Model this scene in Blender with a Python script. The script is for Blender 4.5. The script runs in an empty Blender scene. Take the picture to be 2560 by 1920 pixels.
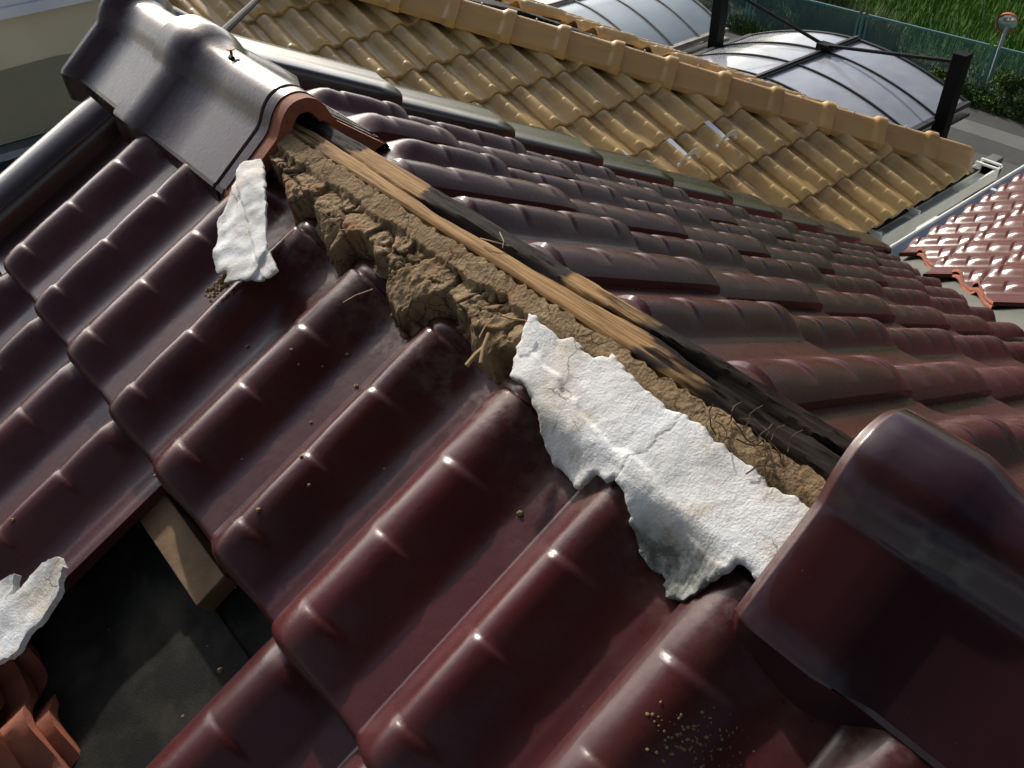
import bpy, bmesh, math, random
import numpy as np
from mathutils import Vector, Matrix, noise
random.seed(7)
C = bpy.context.scene.collection
scene = bpy.context.scene
rad = math.radians

# ------------------------------------------------------------------ camera
CAM = Vector((-1.46742, 0.55101, 0.52563))
FW = Vector((0.59946, -0.48064, -0.64002)); RT = Vector((-0.63779, -0.76998, -0.01913)); UP = Vector((0.48361, -0.41966, 0.76812))
cd = bpy.data.cameras.new('camera'); cam = bpy.data.objects.new('camera', cd); C.objects.link(cam)
m3 = Matrix((RT, UP, -FW)).transposed()
cam.matrix_world = Matrix.Translation(CAM) @ m3.to_4x4()
cd.sensor_width = 36; cd.lens = 31.2075; cd.clip_start = 0.02; cd.clip_end = 900
scene.camera = cam
scene.render.resolution_x = 1024; scene.render.resolution_y = 768

# ------------------------------------------------------------------ light
SUN_EL, SUN_AZ = 30.0, -14.0
w = bpy.data.worlds.new('World'); scene.world = w; w.use_nodes = True
nt = w.node_tree; nt.nodes.clear()
out = nt.nodes.new('ShaderNodeOutputWorld'); bg = nt.nodes.new('ShaderNodeBackground')
sky = nt.nodes.new('ShaderNodeTexSky'); sky.sky_type = 'NISHITA'; sky.sun_disc = False
sky.sun_elevation = rad(SUN_EL); sky.sun_rotation = rad(90 - SUN_AZ); sky.dust_density = 2.5; sky.air_density = 1.2
tc = nt.nodes.new('ShaderNodeTexCoord')
mp = nt.nodes.new('ShaderNodeMapping'); mp.inputs['Scale'].default_value = (1.0, 1.0, 2.6)
nz = nt.nodes.new('ShaderNodeTexNoise'); nz.inputs['Scale'].default_value = 2.1; nz.inputs['Detail'].default_value = 7; nz.inputs['Roughness'].default_value = 0.55; nz.inputs['Distortion'].default_value = 0.4
cr = nt.nodes.new('ShaderNodeValToRGB'); cr.color_ramp.elements[0].position = 0.44; cr.color_ramp.elements[1].position = 0.62
hs = nt.nodes.new('ShaderNodeHueSaturation'); hs.inputs['Saturation'].default_value = 0.22; hs.inputs['Value'].default_value = 2.3
mx = nt.nodes.new('ShaderNodeMix'); mx.data_type = 'RGBA'
L = nt.links.new
L(tc.outputs['Generated'], mp.inputs[0]); L(mp.outputs[0], nz.inputs['Vector']); L(nz.outputs['Fac'], cr.inputs[0])
sx_ = nt.nodes.new('ShaderNodeSeparateXYZ'); L(tc.outputs['Generated'], sx_.inputs[0])
zr = nt.nodes.new('ShaderNodeMapRange'); zr.inputs[1].default_value = .45; zr.inputs[2].default_value = .85; zr.inputs[3].default_value = 1; zr.inputs[4].default_value = .25; L(sx_.outputs['Z'], zr.inputs[0])
zm = nt.nodes.new('ShaderNodeMath'); zm.operation = 'MULTIPLY'; L(cr.outputs[0], zm.inputs[0]); L(zr.outputs[0], zm.inputs[1])
L(sky.outputs[0], hs.inputs['Color']); L(zm.outputs[0], mx.inputs[0]); L(sky.outputs[0], mx.inputs[6]); L(hs.outputs[0], mx.inputs[7])
# thin bright cloud around the sun
vd = nt.nodes.new('ShaderNodeVectorMath'); vd.operation = 'DOT_PRODUCT'; vn = nt.nodes.new('ShaderNodeVectorMath'); vn.operation = 'NORMALIZE'
L(tc.outputs['Generated'], vn.inputs[0]); L(vn.outputs[0], vd.inputs[0])
vd.inputs[1].default_value = (math.cos(rad(SUN_EL))*math.cos(rad(SUN_AZ)), math.cos(rad(SUN_EL))*math.sin(rad(SUN_AZ)), math.sin(rad(SUN_EL)))
gm_ = nt.nodes.new('ShaderNodeMapRange'); gm_.inputs[1].default_value = .45; gm_.inputs[2].default_value = 1.0; gm_.inputs[3].default_value = .85; gm_.inputs[4].default_value = 2.5
gm_.interpolation_type = 'SMOOTHSTEP'; L(vd.outputs['Value'], gm_.inputs[0])
vs_m = nt.nodes.new('ShaderNodeVectorMath'); vs_m.operation = 'SCALE'; L(mx.outputs[2], vs_m.inputs[0]); L(gm_.outputs[0], vs_m.inputs['Scale'])
L(vs_m.outputs[0], bg.inputs[0]); bg.inputs[1].default_value = 0.066
L(bg.outputs[0], out.inputs[0])
sd = bpy.data.lights.new('sun', 'SUN'); so = bpy.data.objects.new('sun', sd); C.objects.link(so)
sd.energy = 4.2; sd.angle = rad(1.4); sd.color = (1.0, 0.93, 0.83)
sdir = Vector((math.cos(rad(SUN_EL)) * math.cos(rad(SUN_AZ)), math.cos(rad(SUN_EL)) * math.sin(rad(SUN_AZ)), math.sin(rad(SUN_EL))))
so.rotation_euler = sdir.to_track_quat('Z', 'Y').to_euler(); so.location = (4, -2, 6)
scene.view_settings.view_transform = 'Standard'; scene.view_settings.look = 'None'
scene.view_settings.exposure = 0.0; scene.view_settings.gamma = 1.0

# ------------------------------------------------------------------ frames of the roofs
TH = 0.5055063; SN, CS = math.sin(TH), math.cos(TH)
def frame(o, u, v, n):  # columns u, v, n with origin o
    return Matrix(((u[0], v[0], n[0], o[0]), (u[1], v[1], n[1], o[1]), (u[2], v[2], n[2], o[2]), (0, 0, 0, 1)))
FL = frame((0, 0, 0), (-1, 0, 0), (0, CS, -SN), (0, SN, CS))      # slope on the camera's side: u = -x, v = down
FR = frame((0, 0, 0), (1, 0, 0), (0, -CS, -SN), (0, -SN, CS))     # far slope
WX = 2.73
FWG = frame((-WX, 0, 0), (0, 1, 0), (CS, 0, -SN), (SN, 0, CS))    # wing slope, falls towards +x
TP = 0.35586; TS, TC_ = math.sin(TP), math.cos(TP)
TO = (2.28943, -2.26123, -1.11818)
FT = frame(TO, (0, -1, 0), (-TC_, 0, -TS), (-TS, 0, TC_))         # ochre roof facing the camera
def Lp(x, s, h=0.0): return FL @ Vector((-x, s, h))

# ------------------------------------------------------------------ helpers
def tag(o, label=None, cat=None, group=None, kind=None):
    if label: o['label'] = label
    if cat: o['category'] = cat
    if group: o['group'] = group
    if kind: o['kind'] = kind
    return o
def empty(name, loc, label, cat, group=None):
    o = bpy.data.objects.new(name, None); C.objects.link(o); o.location = loc; o.empty_display_size = .1
    return tag(o, label, cat, group)
def link(name, me, parent=None, mat=None):
    o = bpy.data.objects.new(name, me); C.objects.link(o)
    if mat is not None and len(me.materials) == 0: me.materials.append(mat)
    if parent is not None:
        o.parent = parent; o.matrix_parent_inverse = Matrix.Translation(-Vector(parent.location))
        if parent.parent is not None: o.matrix_parent_inverse = Matrix.Identity(4)
    return o
def mesh_from(name, vs, fs, mats=(), midx=None, smooth=True, angle=40):
    me = bpy.data.meshes.new(name); me.from_pydata([tuple(v) for v in vs], [], fs)
    for m in mats: me.materials.append(m)
    if midx is not None: me.polygons.foreach_set('material_index', midx)
    me.polygons.foreach_set('use_smooth', [smooth] * len(me.polygons))
    me.update()
    if smooth and angle < 180: me.set_sharp_from_angle(angle=rad(angle))
    return me
class MB:
    """collects shapes into one mesh"""
    def __init__(s): s.v = []; s.f = []
    def add(s, vs, fs):
        b = len(s.v); s.v += [tuple(v) for v in vs]; s.f += [tuple(i + b for i in f) for f in fs]
    def box(s, lo, hi, M=None):
        x0, y0, z0 = lo; x1, y1, z1 = hi
        vs = [Vector(p) for p in ((x0,y0,z0),(x1,y0,z0),(x1,y1,z0),(x0,y1,z0),(x0,y0,z1),(x1,y0,z1),(x1,y1,z1),(x0,y1,z1))]
        if M is not None: vs = [M @ v for v in vs]
        s.add(vs, [(0,3,2,1),(4,5,6,7),(0,1,5,4),(1,2,6,5),(2,3,7,6),(3,0,4,7)])
    def bar(s, a, b, w, h=None, up=(0, 0, 1)):
        h = h or w; a = Vector(a); b = Vector(b); d = (b - a); l = d.length; d.normalize()
        u = Vector(up)
        if abs(d.dot(u)) > .98: u = Vector((0, 1, 0))
        r = d.cross(u).normalized(); q = r.cross(d)
        M = Matrix((( r[0], d[0], q[0], a[0]), (r[1], d[1], q[1], a[1]), (r[2], d[2], q[2], a[2]), (0,0,0,1)))
        s.box((-w/2, 0, -h/2), (w/2, l, h/2), M)
    def tube(s, pts, r, n=8, cap=True):
        pts = [Vector(p) for p in pts]; rs = r if isinstance(r, (list, tuple)) else [r] * len(pts)
        vs = []; fs = []; prev = None
        for i, p in enumerate(pts):
            d = (pts[min(i+1, len(pts)-1)] - pts[max(i-1, 0)]).normalized()
            u = Vector((0,0,1)) if abs(d.z) < .9 else Vector((0,1,0))
            a = d.cross(u).normalized(); b = a.cross(d)
            for k in range(n):
                t = 2*math.pi*k/n; vs.append(p + (a*math.cos(t) + b*math.sin(t)) * rs[i])
        for i in range(len(pts)-1):
            for k in range(n):
                fs.append((i*n+k, i*n+(k+1) % n, (i+1)*n+(k+1) % n, (i+1)*n+k))
        if cap: fs.append(tuple(range(n-1, -1, -1))); fs.append(tuple(range((len(pts)-1)*n, len(pts)*n)))
        s.add(vs, fs)
    def mesh(s, name, mat=None, smooth=False, angle=35, bevel=0):
        me = mesh_from(name, s.v, s.f, [mat] if mat else [], None, smooth, angle)
        bm = bmesh.new(); bm.from_mesh(me)
        if bevel: bmesh.ops.bevel(bm, geom=bm.edges[:], offset=bevel, segments=2, affect='EDGES', profile=.5)
        bmesh.ops.recalc_face_normals(bm, faces=bm.faces); bm.to_mesh(me); bm.free()
        return me
    def obj(s, name, mat, parent=None, smooth=False, angle=35, bevel=0):
        return link(name, s.mesh(name, mat, smooth, angle, bevel), parent)
def fbm(p, oct=4, rough=.5):
    a = 0; k = 1; f = 1.0
    for _ in range(oct): a += noise.noise(p * f) * k; k *= rough; f *= 2.03
    return a
def sst(a, b, x):
    t = min(1, max(0, (x - a) / (b - a))); return t*t*(3-2*t)

# ------------------------------------------------------------------ materials
def mat(name, base=(.5,.5,.5), rough=.5, metal=0, spec=.5, coat=0, coat_r=.1, var=None, vscale=20, vcol=None,
        bump=0, bscale=60, bdist=.002, specks=None, speck_scale=300, speck_thr=.72, alpha=None, rvar=0, rscale=8, subs=None, obj_info=0):
    m = bpy.data.materials.new(name); m.use_nodes = True; n = m.node_tree; P = n.nodes['Principled BSDF']
    P.inputs['Base Color'].default_value = (*base, 1); P.inputs['Roughness'].default_value = rough; P.inputs['Metallic'].default_value = metal
    P.inputs['Specular IOR Level'].default_value = spec; P.inputs['Coat Weight'].default_value = coat; P.inputs['Coat Roughness'].default_value = coat_r
    l = n.links.new; t = n.nodes.new('ShaderNodeTexCoord'); col = None
    if vcol is not None:
        nn = n.nodes.new('ShaderNodeTexNoise'); nn.inputs['Scale'].default_value = vscale; nn.inputs['Detail'].default_value = 6; nn.inputs['Roughness'].default_value = .6
        l(t.outputs['Object'], nn.inputs['Vector'])
        r = n.nodes.new('ShaderNodeValToRGB'); lo, hi = (var or (.35, .65)); r.color_ramp.elements[0].position = lo; r.color_ramp.elements[1].position = hi
        r.color_ramp.elements[0].color = (*base, 1); r.color_ramp.elements[1].color = (*vcol, 1)
        l(nn.outputs['Fac'], r.inputs[0]); col = r.outputs[0]
    if specks is not None:
        nn = n.nodes.new('ShaderNodeTexNoise'); nn.inputs['Scale'].default_value = speck_scale; nn.inputs['Detail'].default_value = 3
        l(t.outputs['Object'], nn.inputs['Vector'])
        r = n.nodes.new('ShaderNodeValToRGB'); r.color_ramp.elements[0].position = speck_thr; r.color_ramp.elements[1].position = speck_thr + .04
        l(nn.outputs['Fac'], r.inputs[0]); x = n.nodes.new('ShaderNodeMix'); x.data_type = 'RGBA'
        l(r.outputs[0], x.inputs[0])
        if col is not None: l(col, x.inputs[6])
        else: x.inputs[6].default_value = (*base, 1)
        x.inputs[7].default_value = (*specks, 1); col = x.outputs[2]
    if obj_info:
        oi = n.nodes.new('ShaderNodeObjectInfo'); h = n.nodes.new('ShaderNodeHueSaturation'); mr = n.nodes.new('ShaderNodeMapRange')
        mr.inputs[3].default_value = 1 - obj_info; mr.inputs[4].default_value = 1 + obj_info
        l(oi.outputs['Random'], mr.inputs[0]); l(mr.outputs[0], h.inputs['Value'])
        if col is not None: l(col, h.inputs['Color'])
        else: h.inputs['Color'].default_value = (*base, 1)
        col = h.outputs[0]
    if col is not None: l(col, P.inputs['Base Color'])
    if bump:
        nn = n.nodes.new('ShaderNodeTexNoise'); nn.inputs['Scale'].default_value = bscale; nn.inputs['Detail'].default_value = 5
        l(t.outputs['Object'], nn.inputs['Vector']); b = n.nodes.new('ShaderNodeBump'); b.inputs['Strength'].default_value = bump; b.inputs['Distance'].default_value = bdist
        l(nn.outputs['Fac'], b.inputs['Height']); l(b.outputs[0], P.inputs['Normal'])
    if rvar:
        nn = n.nodes.new('ShaderNodeTexNoise'); nn.inputs['Scale'].default_value = rscale; nn.inputs['Detail'].default_value = 7; nn.inputs['Roughness'].default_value = .65
        l(t.outputs['Object'], nn.inputs['Vector']); mr = n.nodes.new('ShaderNodeMapRange'); mr.inputs[1].default_value = .3; mr.inputs[2].default_value = .7
        mr.inputs[3].default_value = max(.02, rough - rvar); mr.inputs[4].default_value = rough + rvar
        l(nn.outputs['Fac'], mr.inputs[0]); l(mr.outputs[0], P.inputs['Roughness'])
    if alpha is not None: P.inputs['Alpha'].default_value = alpha
    return m
M_GLAZE = mat('maroon_glaze', (.046, .0098, .0128), .28, spec=.38, coat=.12, coat_r=.18, vcol=(.080, .0155, .0140), vscale=5, var=(.35, .7), bump=.25, bscale=110, bdist=.0012, specks=(.16, .12, .10), speck_scale=420, speck_thr=.735, rvar=.07, rscale=14, obj_info=.12)
def add_dust(m):
    n = m.node_tree; P = n.nodes['Principled BSDF']; l = n.links.new; src = P.inputs['Base Color'].links[0].from_socket
    ge = n.nodes.new('ShaderNodeNewGeometry'); se = n.nodes.new('ShaderNodeSeparateXYZ'); l(ge.outputs['Position'], se.inputs[0])
    a = n.nodes.new('ShaderNodeMapRange'); a.inputs[1].default_value = .205; a.inputs[2].default_value = .105; a.interpolation_type = 'SMOOTHSTEP'; l(se.outputs['Y'], a.inputs[0])
    c = n.nodes.new('ShaderNodeMapRange'); c.inputs[1].default_value = .02; c.inputs[2].default_value = .06; l(se.outputs['Y'], c.inputs[0])
    nn = n.nodes.new('ShaderNodeTexNoise'); nn.inputs['Scale'].default_value = 42; nn.inputs['Detail'].default_value = 9; nn.inputs['Roughness'].default_value = .72; l(ge.outputs['Position'], nn.inputs['Vector'])
    r = n.nodes.new('ShaderNodeMapRange'); r.inputs[1].default_value = .46; r.inputs[2].default_value = .72; r.inputs[4].default_value = .75; l(nn.outputs['Fac'], r.inputs[0])
    m1 = n.nodes.new('ShaderNodeMath'); m1.operation = 'MULTIPLY'; l(a.outputs[0], m1.inputs[0]); l(c.outputs[0], m1.inputs[1])
    m2 = n.nodes.new('ShaderNodeMath'); m2.operation = 'MULTIPLY'; l(m1.outputs[0], m2.inputs[0]); l(r.outputs[0], m2.inputs[1])
    x = n.nodes.new('ShaderNodeMix'); x.data_type = 'RGBA'; l(m2.outputs[0], x.inputs[0]); l(src, x.inputs[6]); x.inputs[7].default_value = (.15, .115, .075, 1)
    n2 = n.nodes.new('ShaderNodeTexNoise'); n2.inputs['Scale'].default_value = 5.5; n2.inputs['Detail'].default_value = 10; n2.inputs['Roughness'].default_value = .7; l(ge.outputs['Position'], n2.inputs['Vector'])
    r2 = n.nodes.new('ShaderNodeMapRange'); r2.inputs[1].default_value = .48; r2.inputs[2].default_value = .72; r2.inputs[4].default_value = .14; l(n2.outputs['Fac'], r2.inputs[0])
    y2 = n.nodes.new('ShaderNodeMix'); y2.data_type = 'RGBA'; l(r2.outputs[0], y2.inputs[0]); l(x.outputs[2], y2.inputs[6]); y2.inputs[7].default_value = (.105, .075, .06, 1); l(y2.outputs[2], P.inputs['Base Color'])
    rs = P.inputs['Roughness'].links[0].from_socket; ad = n.nodes.new('ShaderNodeMath'); ad.operation = 'MULTIPLY_ADD'; ad.inputs[1].default_value = .6; l(m2.outputs[0], ad.inputs[0]); l(rs, ad.inputs[2]); l(ad.outputs[0], P.inputs['Roughness'])
    iv = n.nodes.new('ShaderNodeMath'); iv.operation = 'MULTIPLY_ADD'; iv.inputs[1].default_value = -.12; iv.inputs[2].default_value = .12; l(m2.outputs[0], iv.inputs[0]); l(iv.outputs[0], P.inputs['Coat Weight'])
add_dust(M_GLAZE)
M_GLAZE_TOP = mat('dark_ridge_glaze', (.032, .011, .012), .27, spec=.46, coat=.22, coat_r=.18, vcol=(.040, .011, .011), vscale=6, bump=.25, bscale=130, bdist=.0012, specks=(.02, .015, .015), speck_scale=260, speck_thr=.70, rvar=.07, rscale=18)
M_FRONT = mat('plum_ridge_glaze', (.019, .0065, .010), .2, spec=.45, coat=.25, coat_r=.1, vcol=(.028, .008, .010), vscale=5, bump=.2, bscale=90, bdist=.0012, specks=(.10, .08, .07), speck_scale=380, speck_thr=.75, rvar=.08, rscale=9)
M_VERGE = mat('dark_verge_glaze', (.026, .014, .014), .24, spec=.6, coat=.4, coat_r=.15, vcol=(.036, .016, .014), vscale=8, bump=.2, bscale=100, bdist=.001, rvar=.07, rscale=12, specks=(.015,.01,.01), speck_scale=200, speck_thr=.7)
M_WING = mat('wing_glaze', (.095, .033, .032), .17, spec=.09, coat=.0, coat_r=.2, vcol=(.11, .036, .03), vscale=7, bump=.12, bscale=90, bdist=.001, rvar=.04, rscale=12, obj_info=.1)
M_TERRA = mat('terracotta', (.32, .090, .040), .8, vcol=(.19, .060, .034), vscale=22, bump=.5, bscale=160, bdist=.001, specks=(.09, .05, .035), speck_scale=120, speck_thr=.66)
M_TANR = mat('ochre_ridge_glaze', (.56, .35, .12), .34, spec=.5, vcol=(.56, .33, .15), vscale=5, bump=.15, bscale=70, bdist=.001, coat=.15, obj_info=.14, rvar=.06)
M_FELT = mat('roofing_felt', (.010, .010, .0085), .8, spec=.2, vcol=(.060, .054, .040), vscale=9, var=(.50, .78), bump=.5, bscale=500, bdist=.0012, specks=(.13, .12, .09), speck_scale=210, speck_thr=.745)
M_BLACK = mat('black_metal', (.003, .003, .003), .6, spec=.15, bump=.1, bscale=200)
M_CABLE = mat('black_rubber', (.012, .015, .018), .75, spec=.2)
M_WHITE = mat('white_plastic', (.84, .85, .80), .4, vcol=(.72, .74, .68), vscale=5, bump=.1)
M_CREAM = mat('cream_aluminium', (.40, .36, .29), .5, vcol=(.22, .20, .17), vscale=3)
M_STEEL = mat('galvanised_steel', (.74, .77, .82), .35, metal=.25, vcol=(.75, .77, .80), vscale=12, rvar=.1)
M_GUTTER = mat('blue_grey_metal', (.36, .42, .52), .4, metal=.35, vcol=(.42, .48, .56), vscale=5)
M_VALLEY = mat('weathered_valley_metal', (.10, .105, .08), .7, metal=.1, vcol=(.06, .065, .05), vscale=6, bump=.3)
M_WALLB = mat('pale_render', (.42, .40, .34), .8, vcol=(.34, .33, .28), vscale=4, bump=.4, bscale=80)
M_ASPH = mat('asphalt', (.062, .062, .060), .9, vcol=(.045, .045, .044), vscale=1.2, bump=.5, bscale=60, bdist=.01)
M_CONC = mat('concrete', (.20, .195, .185), .9, vcol=(.12, .12, .11), vscale=2.2, bump=.4, bscale=30, bdist=.006)
M_PAVE = mat('pale_concrete_path', (.135, .135, .13), .9, vcol=(.11, .11, .105), vscale=1.5)
M_YARD = mat('yard_concrete', (.10, .10, .098), .9, vcol=(.075, .075, .072), vscale=.6)
M_FPOST = mat('teal_fence_paint', (.075, .19, .20), .5, vcol=(.09, .22, .225), vscale=3)
M_ORANGE = mat('orange_hood', (.55, .09, .02), .4)
M_MIRROR = mat('mirror_glass', (.6, .62, .62), .12, metal=1.0)
M_POLE = mat('painted_pole', (.36, .38, .42), .45)
M_SOILW = mat('weedy_soil', (.045, .045, .022), .95, vcol=(.05, .055, .03), vscale=2)

def leafmat(name, a, b, sc):
    m = mat(name, a, .6, vcol=b, vscale=sc); n = m.node_tree; P = n.nodes['Principled BSDF']
    P.inputs['Roughness'].default_value = .8; P.inputs['Specular IOR Level'].default_value = .12
    return m
M_RICE = leafmat('rice_leaves', (.050, .135, .012), (.075, .165, .018), .25)
M_LEAF = leafmat('weed_leaves', (.050, .095, .022), (.085, .13, .032), .9)
M_LEAFD = leafmat('dark_shrub_leaves', (.018, .045, .012), (.035, .07, .016), 1.2)

def tile_tan():
    m = mat('ochre_glaze', (.50, .33, .125), .42, spec=.5, vcol=(.60, .40, .16), vscale=9, bump=.2, bscale=60, bdist=.0012, coat=.2, obj_info=.08, rvar=.07)
    n = m.node_tree; P = n.nodes['Principled BSDF']; l = n.links.new; src = P.inputs['Base Color'].links[0].from_socket
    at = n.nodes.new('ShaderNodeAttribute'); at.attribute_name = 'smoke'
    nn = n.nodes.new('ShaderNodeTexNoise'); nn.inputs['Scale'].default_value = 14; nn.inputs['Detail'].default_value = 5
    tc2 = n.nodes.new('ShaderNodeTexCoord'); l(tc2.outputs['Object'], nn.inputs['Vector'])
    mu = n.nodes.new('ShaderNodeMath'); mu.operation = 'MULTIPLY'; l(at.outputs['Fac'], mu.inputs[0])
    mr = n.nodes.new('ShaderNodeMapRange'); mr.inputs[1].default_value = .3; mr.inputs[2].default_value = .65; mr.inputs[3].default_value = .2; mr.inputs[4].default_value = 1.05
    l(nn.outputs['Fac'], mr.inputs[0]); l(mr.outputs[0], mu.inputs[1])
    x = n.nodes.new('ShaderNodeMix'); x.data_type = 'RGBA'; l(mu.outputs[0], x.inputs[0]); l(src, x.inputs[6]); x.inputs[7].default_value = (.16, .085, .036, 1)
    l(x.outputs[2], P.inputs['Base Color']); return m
M_TAN = tile_tan()

def plaster_mat():
    m = bpy.data.materials.new('lime_plaster'); m.use_nodes = True; n = m.node_tree; P = n.nodes['Principled BSDF']; l = n.links.new
    P.inputs['Roughness'].default_value = .85; P.inputs['Specular IOR Level'].default_value = .25
    t = n.nodes.new('ShaderNodeTexCoord')
    def nz(s, d=5, r=.6):
        q = n.nodes.new('ShaderNodeTexNoise'); q.inputs['Scale'].default_value = s; q.inputs['Detail'].default_value = d; q.inputs['Roughness'].default_value = r; l(t.outputs['Object'], q.inputs['Vector']); return q.outputs['Fac']
    def ramp(f, a, b, ca, cb):
        r = n.nodes.new('ShaderNodeValToRGB'); r.color_ramp.elements[0].position = a; r.color_ramp.elements[1].position = b
        r.color_ramp.elements[0].color = (*ca, 1); r.color_ramp.elements[1].color = (*cb, 1); l(f, r.inputs[0]); return r.outputs[0]
    def mix(f, a, b):
        x = n.nodes.new('ShaderNodeMix'); x.data_type = 'RGBA'; l(f, x.inputs[0]); 
        if isinstance(a, tuple): x.inputs[6].default_value = (*a, 1)
        else: l(a, x.inputs[6])
        if isinstance(b, tuple): x.inputs[7].default_value = (*b, 1)
        else: l(b, x.inputs[7])
        return x.outputs[2]
    base = ramp(nz(9), .35, .7, (.77, .79, .81), (.70, .69, .66))
    st = ramp(nz(15, 8, .72), .50, .66, (0, 0, 0), (.75, .75, .75)); c = mix(st, base, (.50, .40, .27))
    at = n.nodes.new('ShaderNodeAttribute'); at.attribute_name = 'mould'
    ml = n.nodes.new('ShaderNodeMath'); ml.operation = 'MULTIPLY'; l(at.outputs['Fac'], ml.inputs[0]); mo = ramp(nz(70, 6, .7), .34, .56, (.5, .5, .5), (1, 1, 1)); l(mo, ml.inputs[1])
    c = mix(ml.outputs[0], c, (.085, .095, .08))
    dk = ramp(nz(150, 3), .72, .76, (0, 0, 0), (.6, .6, .6)); c = mix(dk, c, (.25, .2, .14))
    gr = ramp(nz(11, 7, .7), .54, .68, (0, 0, 0), (.55, .55, .55)); c = mix(gr, c, (.40, .41, .40))
    vm = n.nodes.new('ShaderNodeVectorMath'); vm.operation = 'ADD'; nv = n.nodes.new('ShaderNodeTexNoise'); nv.inputs['Scale'].default_value = 22; nv.inputs['Detail'].default_value = 4; l(t.outputs['Object'], nv.inputs['Vector'])
    sc_ = n.nodes.new('ShaderNodeVectorMath'); sc_.operation = 'SCALE'; sc_.inputs['Scale'].default_value = .05; l(nv.outputs['Color'], sc_.inputs[0]); l(t.outputs['Object'], vm.inputs[0]); l(sc_.outputs[0], vm.inputs[1])
    vo = n.nodes.new('ShaderNodeTexVoronoi'); vo.feature = 'DISTANCE_TO_EDGE'; vo.inputs['Scale'].default_value = 13; l(vm.outputs[0], vo.inputs['Vector'])
    hk = ramp(vo.outputs['Distance'], .001, .010, (1, 1, 1), (0, 0, 0)); hm = n.nodes.new('ShaderNodeMath'); hm.operation = 'MULTIPLY'; l(hk, hm.inputs[0]); l(ramp(nz(15, 3), .52, .60, (0, 0, 0), (.8, .8, .8)), hm.inputs[1])
    c = mix(hm.outputs[0], c, (.09, .075, .055))
    at2 = n.nodes.new('ShaderNodeAttribute'); at2.attribute_name = 'crack'; c = mix(at2.outputs['Fac'], c, (.03, .028, .025))
    l(c, P.inputs['Base Color'])
    b = n.nodes.new('ShaderNodeBump'); b.inputs['Strength'].default_value = .5; b.inputs['Distance'].default_value = .0014
    ad = n.nodes.new('ShaderNodeMath'); ad.operation = 'ADD'; l(nz(160, 4, .55), ad.inputs[0]); l(nz(420, 3), ad.inputs[1])
    l(ad.outputs[0], b.inputs['Height']); l(b.outputs[0], P.inputs['Normal'])
    return m
M_PLAST = plaster_mat()

def mud_mat():
    m = mat('dried_mud', (.205, .138, .076), .95, spec=.15, vcol=(.31, .222, .130), vscale=16, var=(.35, .68), bump=.9, bscale=240, bdist=.0025)
    n = m.node_tree; P = n.nodes['Principled BSDF']; l = n.links.new; src = P.inputs['Base Color'].links[0].from_socket
    t = n.nodes.new('ShaderNodeTexCoord'); q = n.nodes.new('ShaderNodeTexNoise'); q.inputs['Scale'].default_value = 17; q.inputs['Detail'].default_value = 4; l(t.outputs['Object'], q.inputs['Vector'])
    r = n.nodes.new('ShaderNodeValToRGB'); r.color_ramp.elements[0].position = .6; r.color_ramp.elements[1].position = .74; r.color_ramp.elements[1].color = (.8, .8, .8, 1); l(q.outputs['Fac'], r.inputs[0])
    x = n.nodes.new('ShaderNodeMix'); x.data_type = 'RGBA'; l(r.outputs[0], x.inputs[0]); l(src, x.inputs[6]); x.inputs[7].default_value = (.27, .115, .05, 1)
    at = n.nodes.new('ShaderNodeAttribute'); at.attribute_name = 'crack'
    y = n.nodes.new('ShaderNodeMix'); y.data_type = 'RGBA'; l(at.outputs['Fac'], y.inputs[0]); l(x.outputs[2], y.inputs[6]); y.inputs[7].default_value = (.045, .028, .016, 1)
    vm = n.nodes.new('ShaderNodeVectorMath'); vm.operation = 'ADD'; nv = n.nodes.new('ShaderNodeTexNoise'); nv.inputs['Scale'].default_value = 45; nv.inputs['Detail'].default_value = 4; l(t.outputs['Object'], nv.inputs['Vector'])
    sc_ = n.nodes.new('ShaderNodeVectorMath'); sc_.operation = 'SCALE'; sc_.inputs['Scale'].default_value = .03; l(nv.outputs['Color'], sc_.inputs[0]); l(t.outputs['Object'], vm.inputs[0]); l(sc_.outputs[0], vm.inputs[1])
    vo = n.nodes.new('ShaderNodeTexVoronoi'); vo.feature = 'DISTANCE_TO_EDGE'; vo.inputs['Scale'].default_value = 44; l(vm.outputs[0], vo.inputs['Vector'])
    hk = n.nodes.new('ShaderNodeMapRange'); hk.inputs[1].default_value = .05; hk.inputs[2].default_value = .0; l(vo.outputs['Distance'], hk.inputs[0])
    nm = n.nodes.new('ShaderNodeTexNoise'); nm.inputs['Scale'].default_value = 19; l(t.outputs['Object'], nm.inputs['Vector']); mk = n.nodes.new('ShaderNodeMapRange'); mk.inputs[1].default_value = .42; mk.inputs[2].default_value = .56; l(nm.outputs['Fac'], mk.inputs[0])
    hm = n.nodes.new('ShaderNodeMath'); hm.operation = 'MULTIPLY'; l(hk.outputs[0], hm.inputs[0]); l(mk.outputs[0], hm.inputs[1])
    z = n.nodes.new('ShaderNodeMix'); z.data_type = 'RGBA'; l(hm.outputs[0], z.inputs[0]); l(y.outputs[2], z.inputs[6]); z.inputs[7].default_value = (.05, .032, .018, 1)
    l(z.outputs[2], P.inputs['Base Color']); return m
M_MUD = mud_mat()

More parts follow.
